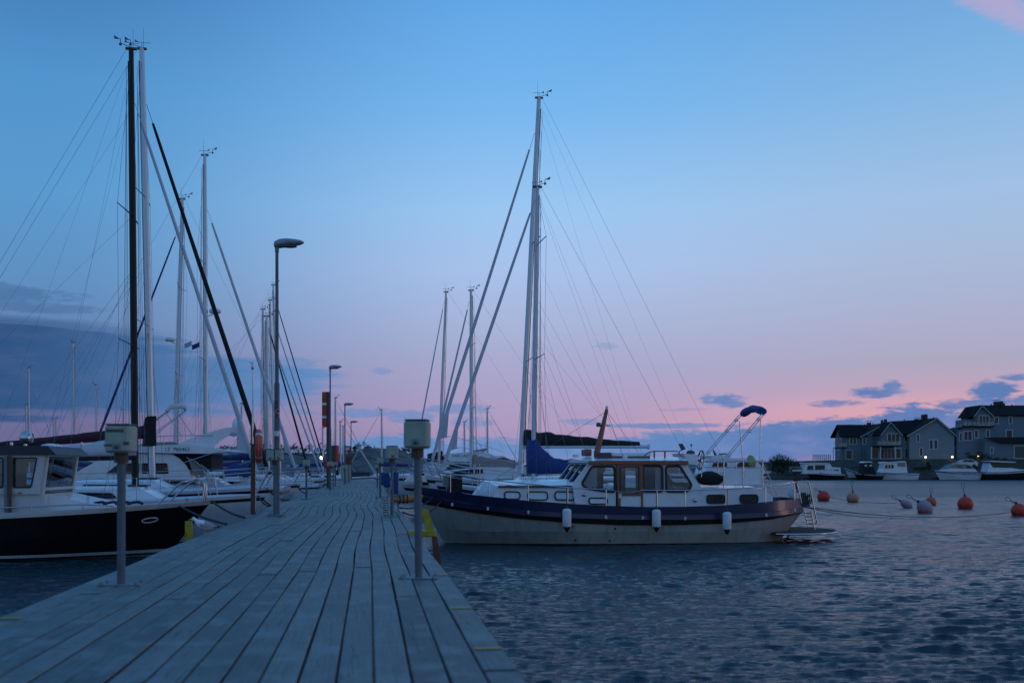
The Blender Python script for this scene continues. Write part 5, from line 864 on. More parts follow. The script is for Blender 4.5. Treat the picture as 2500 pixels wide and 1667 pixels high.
def line(label, pts, r=.018, m_='rope'):
    g = MB(); g.tube(pts, r, 6); tag(g.build('mooring_line', M[m_]), label, 'rope')
bw = WF.world(Vector(WPOS(.0, 1.0, 1)))
line('dark mooring line from the work boat stem to the jetty, upper of two', sag(bw, ground(597, 1263, DECK), .05), .022); line('dark doubled mooring line from the work boat bow down to the jetty edge', sag(WF.world(Vector(WPOS(.07, .95, 1))), ground(553, 1279, DECK), .04), .02)
# flybridge yacht, stern to the jetty
t, fr, pos, nr = motor('big white flybridge motor yacht lettered P60462, stern towards the jetty', (80, 1140), 36, AR, 9.0, 3.7, 1.25, 'white', 'grey', 'motor_yacht', 'motor yacht')
so = prof(t, fr, 'superstructure', 'white', [(150, 1172), (236, 1125), (300, 1106), (419, 1108), (436, 1118), (451, 1132), (462, 1149), (468, 1170)], 1.55, nr); panes(t, fr, so, [[(258, 1156), (290, 1131), (340, 1130), (340, 1156)], [(346, 1156), (346, 1130), (408, 1130), (412, 1156)]], 1.55, nr)
prof(t, fr, 'cockpit_canvas', 'blackcloth', [(420, 1109), (516, 1108), (516, 1148), (470, 1150), (462, 1140)], 1.4, nr); prof(t, fr, 'cockpit_screen', 'tancloth', [(458, 1119), (478, 1130), (494, 1146), (502, 1164), (478, 1166), (470, 1150)], 1.5, nr, None, .05)
g = MB(); g.tube([fr.pt(x, y, nr * 1.55) for x, y in ((455, 1116), (480, 1128), (498, 1146), (506, 1166))], .025, 6); g.tube([fr.pt(x, y, nr * 1.6) for x, y in ((490, 1134), (506, 1146), (512, 1166))], .02, 6); g.build('cockpit_rail', M['steel'], t)
fo = prof(t, fr, 'flybridge', 'white', [(300, 1104), (300, 1090), (437, 1084.5), (480, 1087), (524, 1094), (562, 1101), (513, 1107)], 1.7, nr); q = fr.pt(443, 1097, nr * 1.7); text('P60462', .185, fo, (q.x, q.y + nr * .004, q.z), (R(90), 0, 0), M['ink']); q = fr.pt(409, 1097, nr * 1.7); text('LE', .19, fo, (q.x, q.y + nr * .004, q.z), (R(90), 0, 0), M['inkblue'], 'monogram')
for s in (1, -1): prof(t, fr, 'radar_arch_wing', 'white', [(432, 1084), (478, 1065), (538, 1047), (566, 1043), (563, 1058), (538, 1075), (520, 1092)], 1.5, nr, None, .16, 0, nr * s * 1.5 if s > 0 else -nr * 1.34)
prof(t, fr, 'radar_arch', 'white', [(540, 1046), (567, 1042), (565, 1055), (545, 1060)], 1.34, nr); prof(t, fr, 'flybridge_screen', 'grey', [(330, 1090), (352, 1080), (420, 1078), (437, 1084)], 1.3, nr); g = MB(); q = fr.pt(581, 1032, .2); g.lathe([(.12, -.28), (.21, -.2), (.21, 0), (.16, .12), (.06, .18), (0, .19)], q, 14); g.tube([q - Vector((0, 0, .28)), fr.pt(563, 1050, .2)], .04, 6); g.build('satellite_dome', M['white'], t)
g = MB(); rl = [fr.pt(x, y, nr * 1.5) for x, y in ((300, 1068), (437, 1063), (520, 1063))]; g.tube(rl, .018, 6); [g.tube([fr.pt(x, 1063, nr * 1.5), fr.pt(x, 1084, nr * 1.5)], .015, 6) for x in (330, 400, 437, 480)]; g.build('flybridge_rail', M['steel'], t)
g = MB(); top_ = [fr.pt(407, 1004, nr * 1.3), fr.pt(416, 994, nr * 1.2), fr.pt(436, 990, nr * 1.0), fr.pt(450, 993, 0), fr.pt(452, 1002, -nr * .9)]; g.tube(top_, [.06, .09, .085, .08, .05], 10); bo = g.build('folded_bimini', M['sailw'], t)
g = MB(); [g.tube([fr.pt(*a, nr * wa), fr.pt(*b, nr * wb)], .018, 6) for a, b, wa, wb in (((407, 1004), (380, 1024), 1.3, 1.3), ((409, 1006), (340, 1056), 1.3, 1.3), ((452, 1002), (382, 1052), -.9, -.6), ((450, 1005), (380, 1060), -.9, -.6), ((406, 1008), (440, 1060), 1.3, 1.3), ((437, 1013), (470, 1062), -.6, -.6))]; g.build('bimini_strut', M['steel'], bo)
# FAIR LADY
t, fr, pos, nr = motor('white flybridge motor yacht lettered FAIR LADY behind the furled sails', (1345, 1158), 64, AL, 11, 3.9, 1.5, 'white', 'navy', 'motor_yacht', 'motor yacht', rake=2)
so = prof(t, fr, 'superstructure', 'white', [(1040, 1160), (1040, 1134), (1062, 1128), (1150, 1128), (1160, 1114), (1228, 1112), (1268, 1130), (1300, 1150), (1310, 1160)], 1.6, nr); panes(t, fr, so, [[(1085, 1148), (1100, 1133), (1150, 1131), (1150, 1147)], [(1214, 1126), (1214, 1118), (1230, 1116), (1262, 1128), (1256, 1131)]], 1.6, nr)
fo = prof(t, fr, 'flybridge', 'white', [(1078, 1109), (1098, 1126), (1140, 1127), (1190, 1124), (1208, 1112), (1190, 1104), (1172, 1101), (1120, 1105)], 1.75, nr); q = fr.pt(1127, 1112.5, nr * 1.75); text('FAIR LADY', .25, fo, (q.x, q.y + nr * .004, q.z), (R(90), 0, math.pi), M['ink'])
g = MB(); g.poly([[fr.pt(x, y, nr * 1.4) for x, y in ((1156, 1100), (1190, 1093), (1189, 1099), (1180, 1102))]], (0, -nr * 2.8, 0)); g.build('sun_canopy', M['tancloth'], t); g = MB(); [g.tube([fr.pt(x, 1095, nr * 1.3), fr.pt(x - 6, 1108, nr * 1.3)], .03, 6) for x in (1165, 1185)]; g.build('canopy_strut', M['steel'], t)
prof(t, fr, 'aft_canopy', 'maroon', [(1050, 1106), (1080, 1100), (1082, 1112), (1096, 1127), (1050, 1128)], 1.5, nr)
# other motor boats between and beyond
for lab, bow, Y, side, sup, win, hm in (('open white motor cruiser with a green tinted screen behind the tan sail bundle', (1010, 1168), 47, AR, [(1060, 1166), (1105, 1148), (1180, 1140), (1240, 1140), (1290, 1150), (1295, 1166)], [[(1095, 1158), (1118, 1148), (1180, 1144), (1180, 1156)]], 'white'), ('small white day boat behind the blue tarpaulins', (985, 1170), 62, AR, [(1000, 1168), (1022, 1152), (1040, 1152), (1050, 1168)], [[(1008, 1164), (1022, 1155), (1036, 1155), (1036, 1163)]], 'white'), ('white flybridge yacht seen above the cruiser after rail', (1884, 1150), 78, AL, [(1720, 1156), (1728, 1132), (1745, 1122), (1800, 1120), (1846, 1122), (1866, 1146), (1870, 1156)], [[(1738, 1140), (1742, 1129), (1775, 1129), (1775, 1140)], [(1790, 1142), (1806, 1128), (1838, 1128), (1846, 1142)]], 'white')):
    t, fr, pos, nr = motor(lab, bow, Y, side, 8.5 if Y != 62 else 6, 3.0, 1.25 if Y < 70 else 1.5, hm, 'navy', rake=1.6, boot='navy'); so = prof(t, fr, 'superstructure', 'white', sup, 1.2, nr); panes(t, fr, so, win, 1.2, nr)
    if Y == 78: prof(t, fr, 'flybridge', 'white', [(1738, 1120), (1736, 1112), (1765, 1110), (1790, 1118), (1830, 1117), (1846, 1121)], 1.1, nr); g = MB(); g.tube([fr.pt(1748, 1112, 0), fr.pt(1741, 1098, 0)], [.12, .05], 6); g.tube([fr.pt(1755, 1109, .8), fr.pt(1770, 1107, .8), fr.pt(1778, 1112, .8)], .06, 6); g.bbox(fr.pt(1793, 1114, .9), fr.pt(1824, 1108, -.9), .05); g.build('flybridge_gear', M['greydark'], t)
    else: pass
t, fr, pos, nr = motor('white motor boat with a steel arch at the end of the blue tarpaulins', (978, 1182), 42, AR, 6.5, 2.5, .95, 'white', 'navy', rake=1.0); g = MB(); [g.tube([fr.pt(969, 1165, w), fr.pt(971, 1150, w), fr.pt(984, 1146, w), fr.pt(1010, 1156, w), fr.pt(1022, 1160, w)], .022, 6) for w in (-.7, .7)]; [g.tube([fr.pt(a, 1149, -.7), fr.pt(a + 13, 1170, -.7)], .018, 6) for a in (972, 979)]; g.build('steel_arch', M['steel'], t); prof(t, fr, 'coachroof', 'white', [(990, 1176), (1000, 1164), (1040, 1162), (1060, 1176)], .9, nr)
# blue tarpaulins and the orange beam right of the jetty
for lab, px, y0, y1, Y, w in (('blue tarpaulin bundle hanging beside the dark power post', 963, 1151, 1206, 21.5, .055), ('blue tarpaulin bundle hanging by the slim power box post', 944, 1154, 1190, 31.5, .075), ('narrow blue tarpaulin bundle left of its twin', 934, 1153, 1184, 34, .06)):
    a, b = P(px, y0, Y), P(px + 1, y1, Y); g = MB(); rows = [[a.lerp(b, k / 10) + Vector(((w * (1 + .3 * k / 10) * (1 + .25 * math.sin(j * 5 + k * .6)) * (.6 if k in (0, 10) else 1)) * math.cos(j), w * .6 * math.sin(j), 0)) for j in [2 * math.pi * i / 20 for i in range(20)]] for k in range(11)]; g.grid(rows, closed=True); g.add(rows[0], [tuple(range(20))]); g.add(rows[-1], [tuple(range(20))]); o = tag(g.build('tarpaulin', M['bluecloth']), lab, 'tarpaulin', 'blue tarpaulin bundles by the jetty')
    g = MB(); c0 = P(px, y0 + 2, Y); dd = dockpt(XR + .02, 0); xx = XR - .05; e = dockpt(xx, Y * 1.01); g.tube([c0, Vector((e.x, e.y, c0.z)), Vector((e.x, e.y, DECK))], .02, 6); tag(g.build('tarpaulin_stand', M['galv']), 'thin steel bracket that holds the ' + lab.replace(' hanging', ''), 'bracket', 'tarpaulin brackets')
t = thing('timber_beam', 'orange brown timber beam lashed across between the jetty and the cruiser bow', 'beam', P(985, 1218, 21.5), R(12)); g = MB(); g.tube([(-.22, 0, -.01), (0, 0, -.02), (.25, 0, .02), (.42, 0, .06)], [.05, .085, .08, .05], 8, flat=.8); g.build('beam', M['orangewood'], t); g = MB(); [g.tube([(x, .09 * math.cos(a), .10 * math.sin(a)) for a in [2 * math.pi * i / 10 for i in range(10)]], .012, 5, closed=True) for x in (-.08, 0, .08)]; g.build('lashing', M['rope'], t)
# ---------------------------------------------------------------- buoys and their lines
def buoy(label, px, py, d, m_, tilt=0., stick=0, lean=0., two=None, sc3=(1, 1, 1)):
    Y = ZC * F / (py - HY); p = P(px, py, Y); r = d / F * Y / 2; t = thing('mooring_buoy', label, 'mooring buoy', (p.x, p.y, 0), 0, 'mooring buoys off the cruiser'); Rm = Matrix.Rotation(tilt, 4, 'Y')
    g = MB(); c = Vector((0, 0, r * .62)); g.ball(c, r, sc3, 20, 12, Rm); bo = g.build('float', M[m_], t)
    if two: g = MB(); g.ball(c + Rm @ Vector((r * .42 * (1 if tilt >= 0 else -1), 0, -r * .3)), r * .82, sc3, 16, 10, Rm); g.build('lower_float', M[two], t)
    g = MB(); d_ = Rm @ Vector((0, 0, 1)); a = c + d_ * r * sc3[2] * .97; g.lathe([(r * .2, -.05), (r * .16, .06), (.03, .1)], a, 10, Rm); g.build('buoy_cap', M['rubber'], bo)
    if stick:
        L_ = stick / F * Y; e = a + Vector((lean * L_, 0, L_)) if not abs(lean) > 3 else a + Vector((lean / abs(lean) * L_, 0, L_ * .55)); g = MB(); g.tube([a, a.lerp(e, .55)], .022, 6); up = (e - a).normalized(); sd = up.orthogonal().normalized(); sd = Vector((sd.x, 0, sd.z)).normalized() if abs(sd.y) > .5 else sd
        sd = Vector((0, 1, 0)).cross(up).normalized(); g.tube([a.lerp(e, .55)] + arc(a.lerp(e, .6) + sd * .06, e + sd * .10, e, 5) + arc(e, e - sd * .10, a.lerp(e, .6) - sd * .06, 5) + [a.lerp(e, .55)], .012, 5); g.build('pick_up_loop', M['wire'], t)
    return t
buoy('red buoy nearest the cruiser stern, its rope leading left', 2011, 1222, 31, 'buoyred', R(-35), 14, -4); buoy('pale tan buoy with an upright wire loop', 2082, 1225, 29, 'buoytan', 0, 28, -.1); buoy('small faded pink buoy lying on its side', 2213, 1239, 28, 'buoywhite', R(-62), 22, -4, sc3=(.75, .75, 1.15)); buoy('large faded mauve buoy with a red lower half lying over', 2258, 1251, 40, 'buoywhite', R(-48), 30, -4, 'buoyred', (.85, .85, 1.05)); buoy('small orange buoy with a wire loop behind the large mauve buoy', 2273, 1233, 26, 'buoyorange', 0, 22, 0); buoy('bright red buoy standing upright with a long dark stick', 2357, 1241, 37, 'buoyred', R(-4), 34, -.18); buoy('red buoy cut by the right edge of the photo', 2488, 1258, 37, 'buoyred', R(-20), 26, -4)
s0 = CML[1]; line('long stern line running from the cruiser to the right hand red buoy', sag(s0, P(2466, 1250, 41.4), .25, 24), .012); line('second stern line dipping into the water off the cruiser stern', sag(s0 + Vector((0, .2, 0)), P(2180, 1263, 39) * 1, .1, 16), .012)
line('thin line between the red buoy and the small pink buoy', sag(P(2030, 1214, 59), P(2190, 1228, 51), .1, 16), .012)
line('upper bow line from the cruiser to the jetty', sag(CML[0], dockpt(XR, 22.5, DECK + .02), .12), .018); line('lower bow line crossing the gap between cruiser and jetty', sag(CML[0] + Vector((.2, -.1, -.1)), dockpt(XR, 20.2, DECK + .02), .2), .018)
bA = FA.world(PA(.02, .97, 1)); line('black bow line from the black masted yacht to the jetty', sag(bA, dockpt(XL, 24.2, DECK + .02), .12), .022); line('slack black bow line of the black masted yacht hanging in the gap', sag(bA + Vector((0, .2, 0)), dockpt(XL, 28.5, DECK + .02), .25), .02)
bB = FB_.world(PB(.02, .97, 1)); line('bow line of the silver masted yacht reaching the jetty', sag(bB, dockpt(XL, 28.4, DECK + .02), .12), .02); bC = FC.world(PC(.02, .97, 1)); line('bow line of the yacht with the radar dome', sag(bC, dockpt(XL, 37.5, DECK + .02), .15), .02)
# ---------------------------------------------------------------- far boats on the shore pontoon
YS = 168.
t = thing('shore_pontoon', 'low dark floating pontoon along the far shore', 'pontoon', (80, YS + 2.2, 0)); g = MB(); g.bbox((-36, -1.2, -.3), (120, 1.2, .42), .04); g.build('deck', M['oldwood'], t); g = MB(); [g.tube([(x, -1.1, -.5), (x, -1.1, 1.2)], .12, 8) for x in ()]; g.box((-36, -1.23, .1), (120, -1.205, .2)); g.build('fender_strip', M['rubber'], t)
def far_boat(label, bow, L, B, fb, hm, strake, left, parts, boot='black', Y=None):
    t, fr, pos, nr = motor(label, bow, Y or YS, .06 if left else math.pi + .06, L, B, fb, hm, strake, rake=1.0, group='boats on the far shore pontoon', boot=boot); last = t
    for nm, m_, pix, hw in parts:
        if nm == 'window': panes(t, fr, last, [pix], hw, nr, m_)
        else: last = prof(t, fr, nm, m_, pix, hw, nr)
    return t, fr, nr
t, fr, nr = far_boat('black hulled boat with a long white cabin, leftmost on the far pontoon', (1967, 1150), 6.4, 2.4, .95, 'black', 'white', True, [('cabin', 'white', [(1962, 1156), (1965, 1132), (2026, 1131), (2032, 1140), (2052, 1141), (2054, 1157)], 1.0), ('window', 'dark', [(1970, 1147), (1972, 1136), (1986, 1136), (1986, 1147)], 1.0), ('window', 'dark', [(1990, 1147), (1990, 1135), (2014, 1135), (2014, 1146)], 1.0), ('window', 'dark', [(2036, 1149), (2036, 1146), (2048, 1146), (2048, 1149)], 1.0), ('roof', 'white', [(1963, 1131), (1964, 1129.5), (1986, 1129), (2026, 1130), (2026, 1131.5)], 1.15)])
g = MB(); g.tube([fr.pt(x, 1146, -1.15) for x in (1975, 2050)], .03, 5); [g.tube([fr.pt(x, 1146, -1.15), fr.pt(x, 1155, -1.15)], .02, 5) for x in range(1976, 2051, 9)]; g.build('guard_rail', M['steel'], t)
far_boat('small black cabin boat with a white topped roof, second on the far pontoon', (2082, 1154), 5.0, 2.2, .9, 'black', 'offwhite', True, [('cabin', 'blackcloth', [(2104, 1160), (2108, 1142), (2110, 1128), (2130, 1128), (2133, 1142), (2140, 1160)], .9), ('window', 'paper', [(2111, 1138), (2111, 1134), (2117, 1134), (2117, 1138)], .9), ('window', 'paper', [(2123, 1138), (2123, 1134), (2129, 1134), (2129, 1138)], .9), ('roof', 'white', [(2109, 1129), (2112, 1126), (2128, 1126), (2131, 1129)], 1.0)])
far_boat('white wheelhouse cruiser in the middle of the far pontoon', (2139, 1151), 7.0, 2.6, 1.05, 'white', 'navy', True, [('cabin', 'white', [(2152, 1154), (2158, 1143), (2160, 1129), (2186, 1129), (2212, 1127), (2216, 1154)], 1.05), ('window', 'dark', [(2160, 1143), (2162, 1134), (2167, 1134), (2167, 1143)], 1.05), ('window', 'dark', [(2169, 1143), (2169, 1134), (2174, 1134), (2174, 1143)], 1.05), ('window', 'dark', [(2176, 1143), (2176, 1134), (2182, 1134), (2182, 1143)], 1.05), ('window', 'grey', [(2191, 1139), (2191, 1130), (2210, 1129), (2211, 1139)], 1.05), ('roof', 'white', [(2158, 1130), (2160, 1127), (2186, 1127.5), (2210, 1125), (2212, 1128)], 1.2)])
far_boat('white motor boat under a grey clear canopy on the far pontoon', (2281, 1147), 7.6, 2.8, 1.1, 'white', 'navy', True, [('cabin', 'white', [(2304, 1150), (2316, 1143), (2380, 1144), (2388, 1152)], 1.1), ('canopy', 'grey', [(2312, 1144), (2322, 1136), (2334, 1132), (2362, 1133), (2374, 1138), (2382, 1148)], 1.05), ('window', 'glass', [(2338, 1145), (2337, 1135), (2350, 1135), (2352, 1145)], 1.05), ('window', 'dark', [(2360, 1143), (2360, 1136), (2368, 1137), (2373, 1143)], 1.05)])
far_boat('dark hulled wheelhouse boat at the right edge of the far pontoon', (2560, 1138), 11.5, 3.0, 1.3, 'black', 'white', False, [('cabin', 'white', [(2410, 1154), (2417, 1130), (2424, 1141), (2470, 1142), (2520, 1150), (2520, 1156)], 1.1), ('window', 'dark', [(2422, 1141), (2424, 1131), (2478, 1131), (2472, 1141)], 1.0), ('roof', 'white', [(2412, 1126), (2424, 1124), (2480, 1127), (2480, 1129), (2424, 1127)], 1.2)])
far_boat('small open white boat behind the black cabin boat', (2061, 1142), 4.5, 2.0, 1.0, 'white', 'navy', True, [('seat', 'greydark', [(2090, 1152), (2092, 1142), (2106, 1142), (2106, 1152)], .5)], Y=174)
# boats and gear near the jetty end
t, fr, pos, nr = motor('white motor boat with a dark hood arch facing the jetty end', (879, 1168), 90, R(98), 5, 2.3, .95, 'white', 'grey', rake=.8, boot='grey'); g = MB(); rows = [[(x, 1.0 * math.sin(a), .95 + 1.0 * max(0, math.cos(a)) ** .5) for a in [R(-90 + 15 * k) for k in range(13)]] for x in (2.1, 3.6)]; g.grid(rows); g.build('hood', M['greydark'], t); g = MB(); g.poly([[(1.7, -.9, 1.0), (2.1, -.85, 1.6), (2.1, .85, 1.6), (1.7, .9, 1.0)]], (-.03, 0, 0)); g.build('windscreen', M['dark'], t); g = MB(); g.tube([(.1, 0, .9), (.3, .9, .95), (2.2, 1.15, .95)], .2, 10); g.tube([(.1, 0, .9), (.3, -.9, .95), (2.2, -1.15, .95)], .2, 10); g.build('side_tube', M['offwhite'], t)
t, fr, pos, nr = motor('small white motor boat with a black engine cover left of the grey shed', (826, 1176), 66, AL, 4.8, 2.1, .9, 'white', 'grey', rake=.8); prof(t, fr, 'engine_cover', 'blackcloth', [(817, 1160), (818, 1148), (824, 1146), (827, 1160)], .4, nr)
def far_yacht(label, px, top, base, Y, hm='white', bow='L', r=.07, sp=(.55,)):
    K = (base - 1143) / F * Y; p0 = P(px, base, Y); s = 'R' if bow == 'L' else 'L'; bx = px - 3.6 * F / Y if s == 'R' else px + 3.6 * F / Y
    sailboat(label, (bx, 1143 + (ZC - 1.25) * F / Y), Y, s, 9.5, 3.1, 1.0, (px + 1, 1143 + (ZC - 1.5) * F / Y), (px, top), 'alu', r, spreaders=sp, stays=[(.96, .03, 'sailw', 0)], boom=((px + 1, 1143 + (ZC - 2.2) * F / Y), (px + (3.5 if s == 'R' else -3.5) * F / Y, 1143 + (ZC - 2.2) * F / Y), .08, 'alu', ('navycloth', .4, .1)), group='distant yachts beyond the jetty', fit=False, lines=1, vn=.6)
for lab, px, top, Y, b in (('distant yacht mast standing left of the dark cloud, tall and pale', 179, 836, 92, 'L'), ('distant yacht with a thin mast near the left edge', 70, 898, 100, 'R'), ('distant short masted yacht beside the one at the left edge', 64, 988, 112, 'R'), ('distant yacht with the faint mast left of the black masted yacht', 234, 940, 104, 'L'), ('distant low masted dark yacht above the work boat roof', 137, 1020, 120, 'R'), ('distant low masted grey yacht above the work boat roof', 130, 1024, 128, 'L'), ('distant yacht mast right of the second lamp', 819, 971, 88, 'R'), ('distant yacht mast just right of the red cabinet', 831, 1029, 96, 'R'), ('distant yacht with the shorter mast by the third lamp', 838, 1040, 101, 'R'), ('distant yacht with a thin mast above the right power boxes', 931, 1000, 93, 'L'), ('distant yacht mast behind the tan sail bundle', 1190, 997, 90, 'R'), ('distant yacht mast seen through the furled sail lines', 1134, 1030, 96, 'R'), ('distant mast beside the tall lamp with a horizontal aerial', 788, 1045, 100, 'R'), ('distant thin mast left of the telescopic pole', 590, 985, 84, 'R'), ('distant mast behind the dark blue furled sail', 300, 1000, 110, 'L')): far_yacht(lab, px, top, 1150, Y, bow=b, r=.075)
# lit lamps
for lab, x, y, Y, r, m_ in (('round lit lamp glowing on the hill behind the striped stay', 785, 1117, 99, .16, 'bulb2'),):
    p = P(x, y, Y); z0 = hillh(p.x, p.y) - .3; t = thing('hill_lamp', lab, 'lamp', (p.x, p.y, z0)); g = MB(); g.tube([(0, 0, 0), (0, .12, p.z - z0)], .05, 8); g.build('pole', M['post'], t); g = MB(); g.ball((0, 0, p.z - z0), r * .95); g.build('bulb', M[m_], t)
for lab, x, y in (('small lit garden lamp at the corner of the gabled house', 2260, 1115.5), ('small lit garden lamp left of the white car', 2325, 1115), ('small lit garden lamp right of the white car', 2389, 1114)):
    Y = 180; p = P(x, y, Y); z0 = shoreh(p.x, Y) - .1; t = thing('garden_lamp', lab, 'garden lamp', (p.x, p.y, z0), 0, 'lit garden lamps by the houses'); g = MB(); g.tube([(0, 0, 0), (0, 0, p.z - z0)], .04, 6); g.build('post', M['post'], t); g = MB(); g.ball((0, 0, p.z - z0), .14); g.build('bulb', M['bulb'], t); g = MB(); g.lathe([(.2, .14), (.05, .24), (0, .25)], (0, 0, p.z - z0), 10); g.build('cap', M['greydark'], t)
# ---------------------------------------------------------------- houses
class House:
    def __init__(s, name, label, px, py, Y): p = P(px, py, Y); s.Y = Y; s.t = thing(name, label, 'house', p); s.o = p
    def q(s, px, py, dy=0):     # a point on the plane dy metres behind the house front, in house axes
        p = P(px, py, s.Y + dy); return Vector((p.x - s.o.x, dy, p.z - s.o.z))
    def wall(s, pix, dy, dep, m_='wallgrey', nm='wall'): g = MB(); g.poly([[s.q(x, y, dy) for x, y in pix]], (0, dep, 0)); return g.build(nm, M[m_], s.t)
    def roof(s, a, b, c, d, th=.16, nm='roof', m_='roof'): # four corner points
        n = (b - a).cross(d - a).normalized() * th; n = n if n.z > 0 else -n; g = MB(); g.poly([[a, b, c, d]], n); return g.build(nm, M[m_], s.t)
    def gable(s, ax, ay, lx, rx, ey, dy, dep, ov=.35, over=.5):
        A = s.q(ax, ay, dy - over); Lp = s.q(lx, ey, dy - over); Rp = s.q(rx, ey, dy - over); D = Vector((0, dep + over, 0))
        for e in (Lp, Rp):
            d = (e - A).normalized() * ov; s.roof(A, e + d, e + d + D, A + D)
            g = MB(); up = Vector((0, 0, .13)); g.poly([[A - up, e + d - up, e + d + up * .2, A + up * .2]], (0, -.05, 0)); g.build('verge_board', M['trim'], s.t)
    def win(s, x0, x1, y0, y1, dy, par, m_='dark', nm='window', bars=0):
        a, b = s.q(x0, y1, dy), s.q(x1, y0, dy); f = .13; g = MB()
        g.poly([[Vector((a.x - f, dy, a.z - f)), Vector((b.x + f, dy, a.z - f)), Vector((b.x + f, dy, b.z + f)), Vector((a.x - f, dy, b.z + f))], [Vector((a.x, dy, a.z)), Vector((b.x, dy, a.z)), Vector((b.x, dy, b.z)), Vector((a.x, dy, b.z))]], (0, -.07, 0))
        for k in range(bars): x = a.x + (b.x - a.x) * (k + 1) / (bars + 1); g.box((x - .05, dy - .065, a.z), (x + .05, dy - .01, b.z))
        w = g.build(nm, M['trim'], par); g = MB(); g.box((a.x, dy - .03, a.z), (b.x, dy - .008, b.z)); g.build('pane', M[m_], w); return w
    def balcony(s, x0, x1, yt, yb, dy, dep):
        a, b = s.q(x0, yb, dy), s.q(x1, yt, dy); g = MB(); g.box((a.x, dy - dep, a.z - .18), (b.x, dy, a.z)); bo = g.build('balcony', M['roof'], s.t); g = MB(); g.box((a.x + .02, dy - dep, b.z - .06), (b.x, dy - dep + .06, b.z)); n = max(4, int((b.x - a.x) / .75))
        for k in range(n + 1): x = a.x + (b.x - a.x - .06) * k / n; g.box((x, dy - dep, a.z), (x + .05, dy - dep + .05, b.z))
        g.box((a.x, dy - dep, b.z - .06), (a.x + .05, dy, b.z)); g.build('railing', M['greydark'], bo); g = MB(); g.box((a.x + .05, dy - dep + .02, a.z + .1), (b.x - .02, dy - dep + .035, b.z - .1)); g.build('railing_glass', M['glass'], bo); return bo
    def chimney(s, x0, x1, y0, y1, dy, cap=False):
        a, b = s.q(x0, y1, dy), s.q(x1, y0, dy); g = MB(); g.box((a.x, dy, a.z), (b.x, dy + (b.x - a.x), b.z)); co = g.build('chimney', M['brick'], s.t)
        if cap: g = MB(); g.box((a.x - .1, dy - .1, b.z + .22), (b.x + .1, dy + (b.x - a.x) + .1, b.z + .27)); g.build('chimney_cap', M['greydark'], co)
# left house
h = House('timber_house', 'blue grey boarded house at the left, its dark roof running down to a gable', 2110, 1121, 186)
w = h.wall([(2058, 1123), (2058, 1066), (2118, 1066), (2118, 1123)], 0, 4.5, 'wallblue'); w2 = h.wall([(2106, 1124), (2106, 1064), (2160, 1037), (2200, 1060), (2200, 1124)], -.4, 8, 'wallblue')
a, b = h.q(2050, 1067, -.5), h.q(2118, 1067, -.5); c, d = h.q(2118, 1038, 2.25), h.q(2043, 1038, 2.25); h.roof(a, b, c, d); h.roof(d, c, Vector((c.x, 5., a.z)), Vector((a.x, 5., a.z))); e0 = h.q(2058, 1066, 0); g = MB(); g.poly([[e0, Vector((e0.x, 4.5, e0.z)), Vector((e0.x, 2.25, d.z - .12))]], (.1, 0, 0)); g.build('gable_end', M['wallblue'], h.t); h.gable(2160, 1034, 2104, 2206, 1064, -.4, 8)
for x0, x1, y0, y1, dy, p_, bb in ((2075, 2090, 1066.5, 1083, 0, w, 1), (2107, 2113, 1067.5, 1083, -.4, w2, 0), (2066, 2080, 1099, 1120, 0, w, 0)): h.win(x0, x1, y0, y1, dy, p_, bars=bb)
for x0, x1, y0, y1, cp in ((2119, 2127, 1031, 1040, 1), (2152, 2157, 1025, 1036, 0), (2160, 2166, 1023, 1038, 0), (2073, 2074.5, 1035, 1040, 0), (2111.5, 2113, 1035, 1040, 0), (2131, 2132.5, 1032, 1040, 0)): h.chimney(x0, x1, y0, y1, 4, cp)
h.balcony(2034, 2058, 1080, 1092, .3, 2.6); g = MB(); a = h.q(2034, 1092, -2.1); b = h.q(2035.5, 1121, -2.1); g.box((a.x, -2.2, b.z), (b.x, -2.0, a.z)); g.build('balcony_post', M['trim'], h.t); 
for ya, yb, pa, pb in ((.7, 1.9, 1070, 1090), (2.6, 3.8, 1070, 1090), (1.2, 3.4, 1099, 1120)):
    za, zb = h.q(2058, pb, 0).z, h.q(2058, pa, 0).z; g = MB(); g.box((e0.x - .06, ya - .12, za - .1), (e0.x - .002, yb + .12, zb + .1)); wo = g.build('window', M['trim'], w); g = MB(); g.box((e0.x - .09, ya, za), (e0.x - .055, yb, zb)); g.build('pane', M['dark'], wo)
# middle house
h = House('timber_house', 'pale grey gabled house with a balcony, in the middle of the three', 2240, 1121, 182)
w = h.wall([(2220, 1124), (2220, 1060), (2287, 1024), (2330, 1060), (2330, 1124)], 0, 9); w2 = h.wall([(2198, 1124), (2198, 1058), (2224, 1058), (2224, 1124)], 1.2, 7); w3 = h.wall([(2152, 1122), (2152, 1062), (2175, 1033), (2202, 1060), (2202, 1122)], .2, 8, 'wallblue'); h.gable(2287, 1021, 2218, 2334, 1062, 0, 9, .3); h.gable(2175, 1030, 2152, 2202, 1060, .2, 4, .25)
a, b = h.q(2196, 1060, .6), h.q(2246, 1060, .6); c, d = h.q(2290, 1024, 5), h.q(2172, 1030, 5); h.roof(a, b, c, d); h.roof(d, c, h.q(2290, 1060, 9.5), h.q(2172, 1060, 9.5))
for x0, x1, y0, y1, dy, p_, bb in ((2209, 2221, 1059.5, 1077, 1.2, w2, 0), (2239, 2244, 1061, 1077, 0, w, 0), (2270, 2277, 1074, 1095, 0, w, 0), (2281, 2288, 1074, 1095, 0, w, 0), (2210, 2216, 1094, 1118, 1.2, w2, 0), (2246, 2252, 1094, 1112, 0, w, 0), (2167, 2196, 1059, 1081, .2, w3, 2)): h.win(x0, x1, y0, y1, dy, p_, bars=bb)
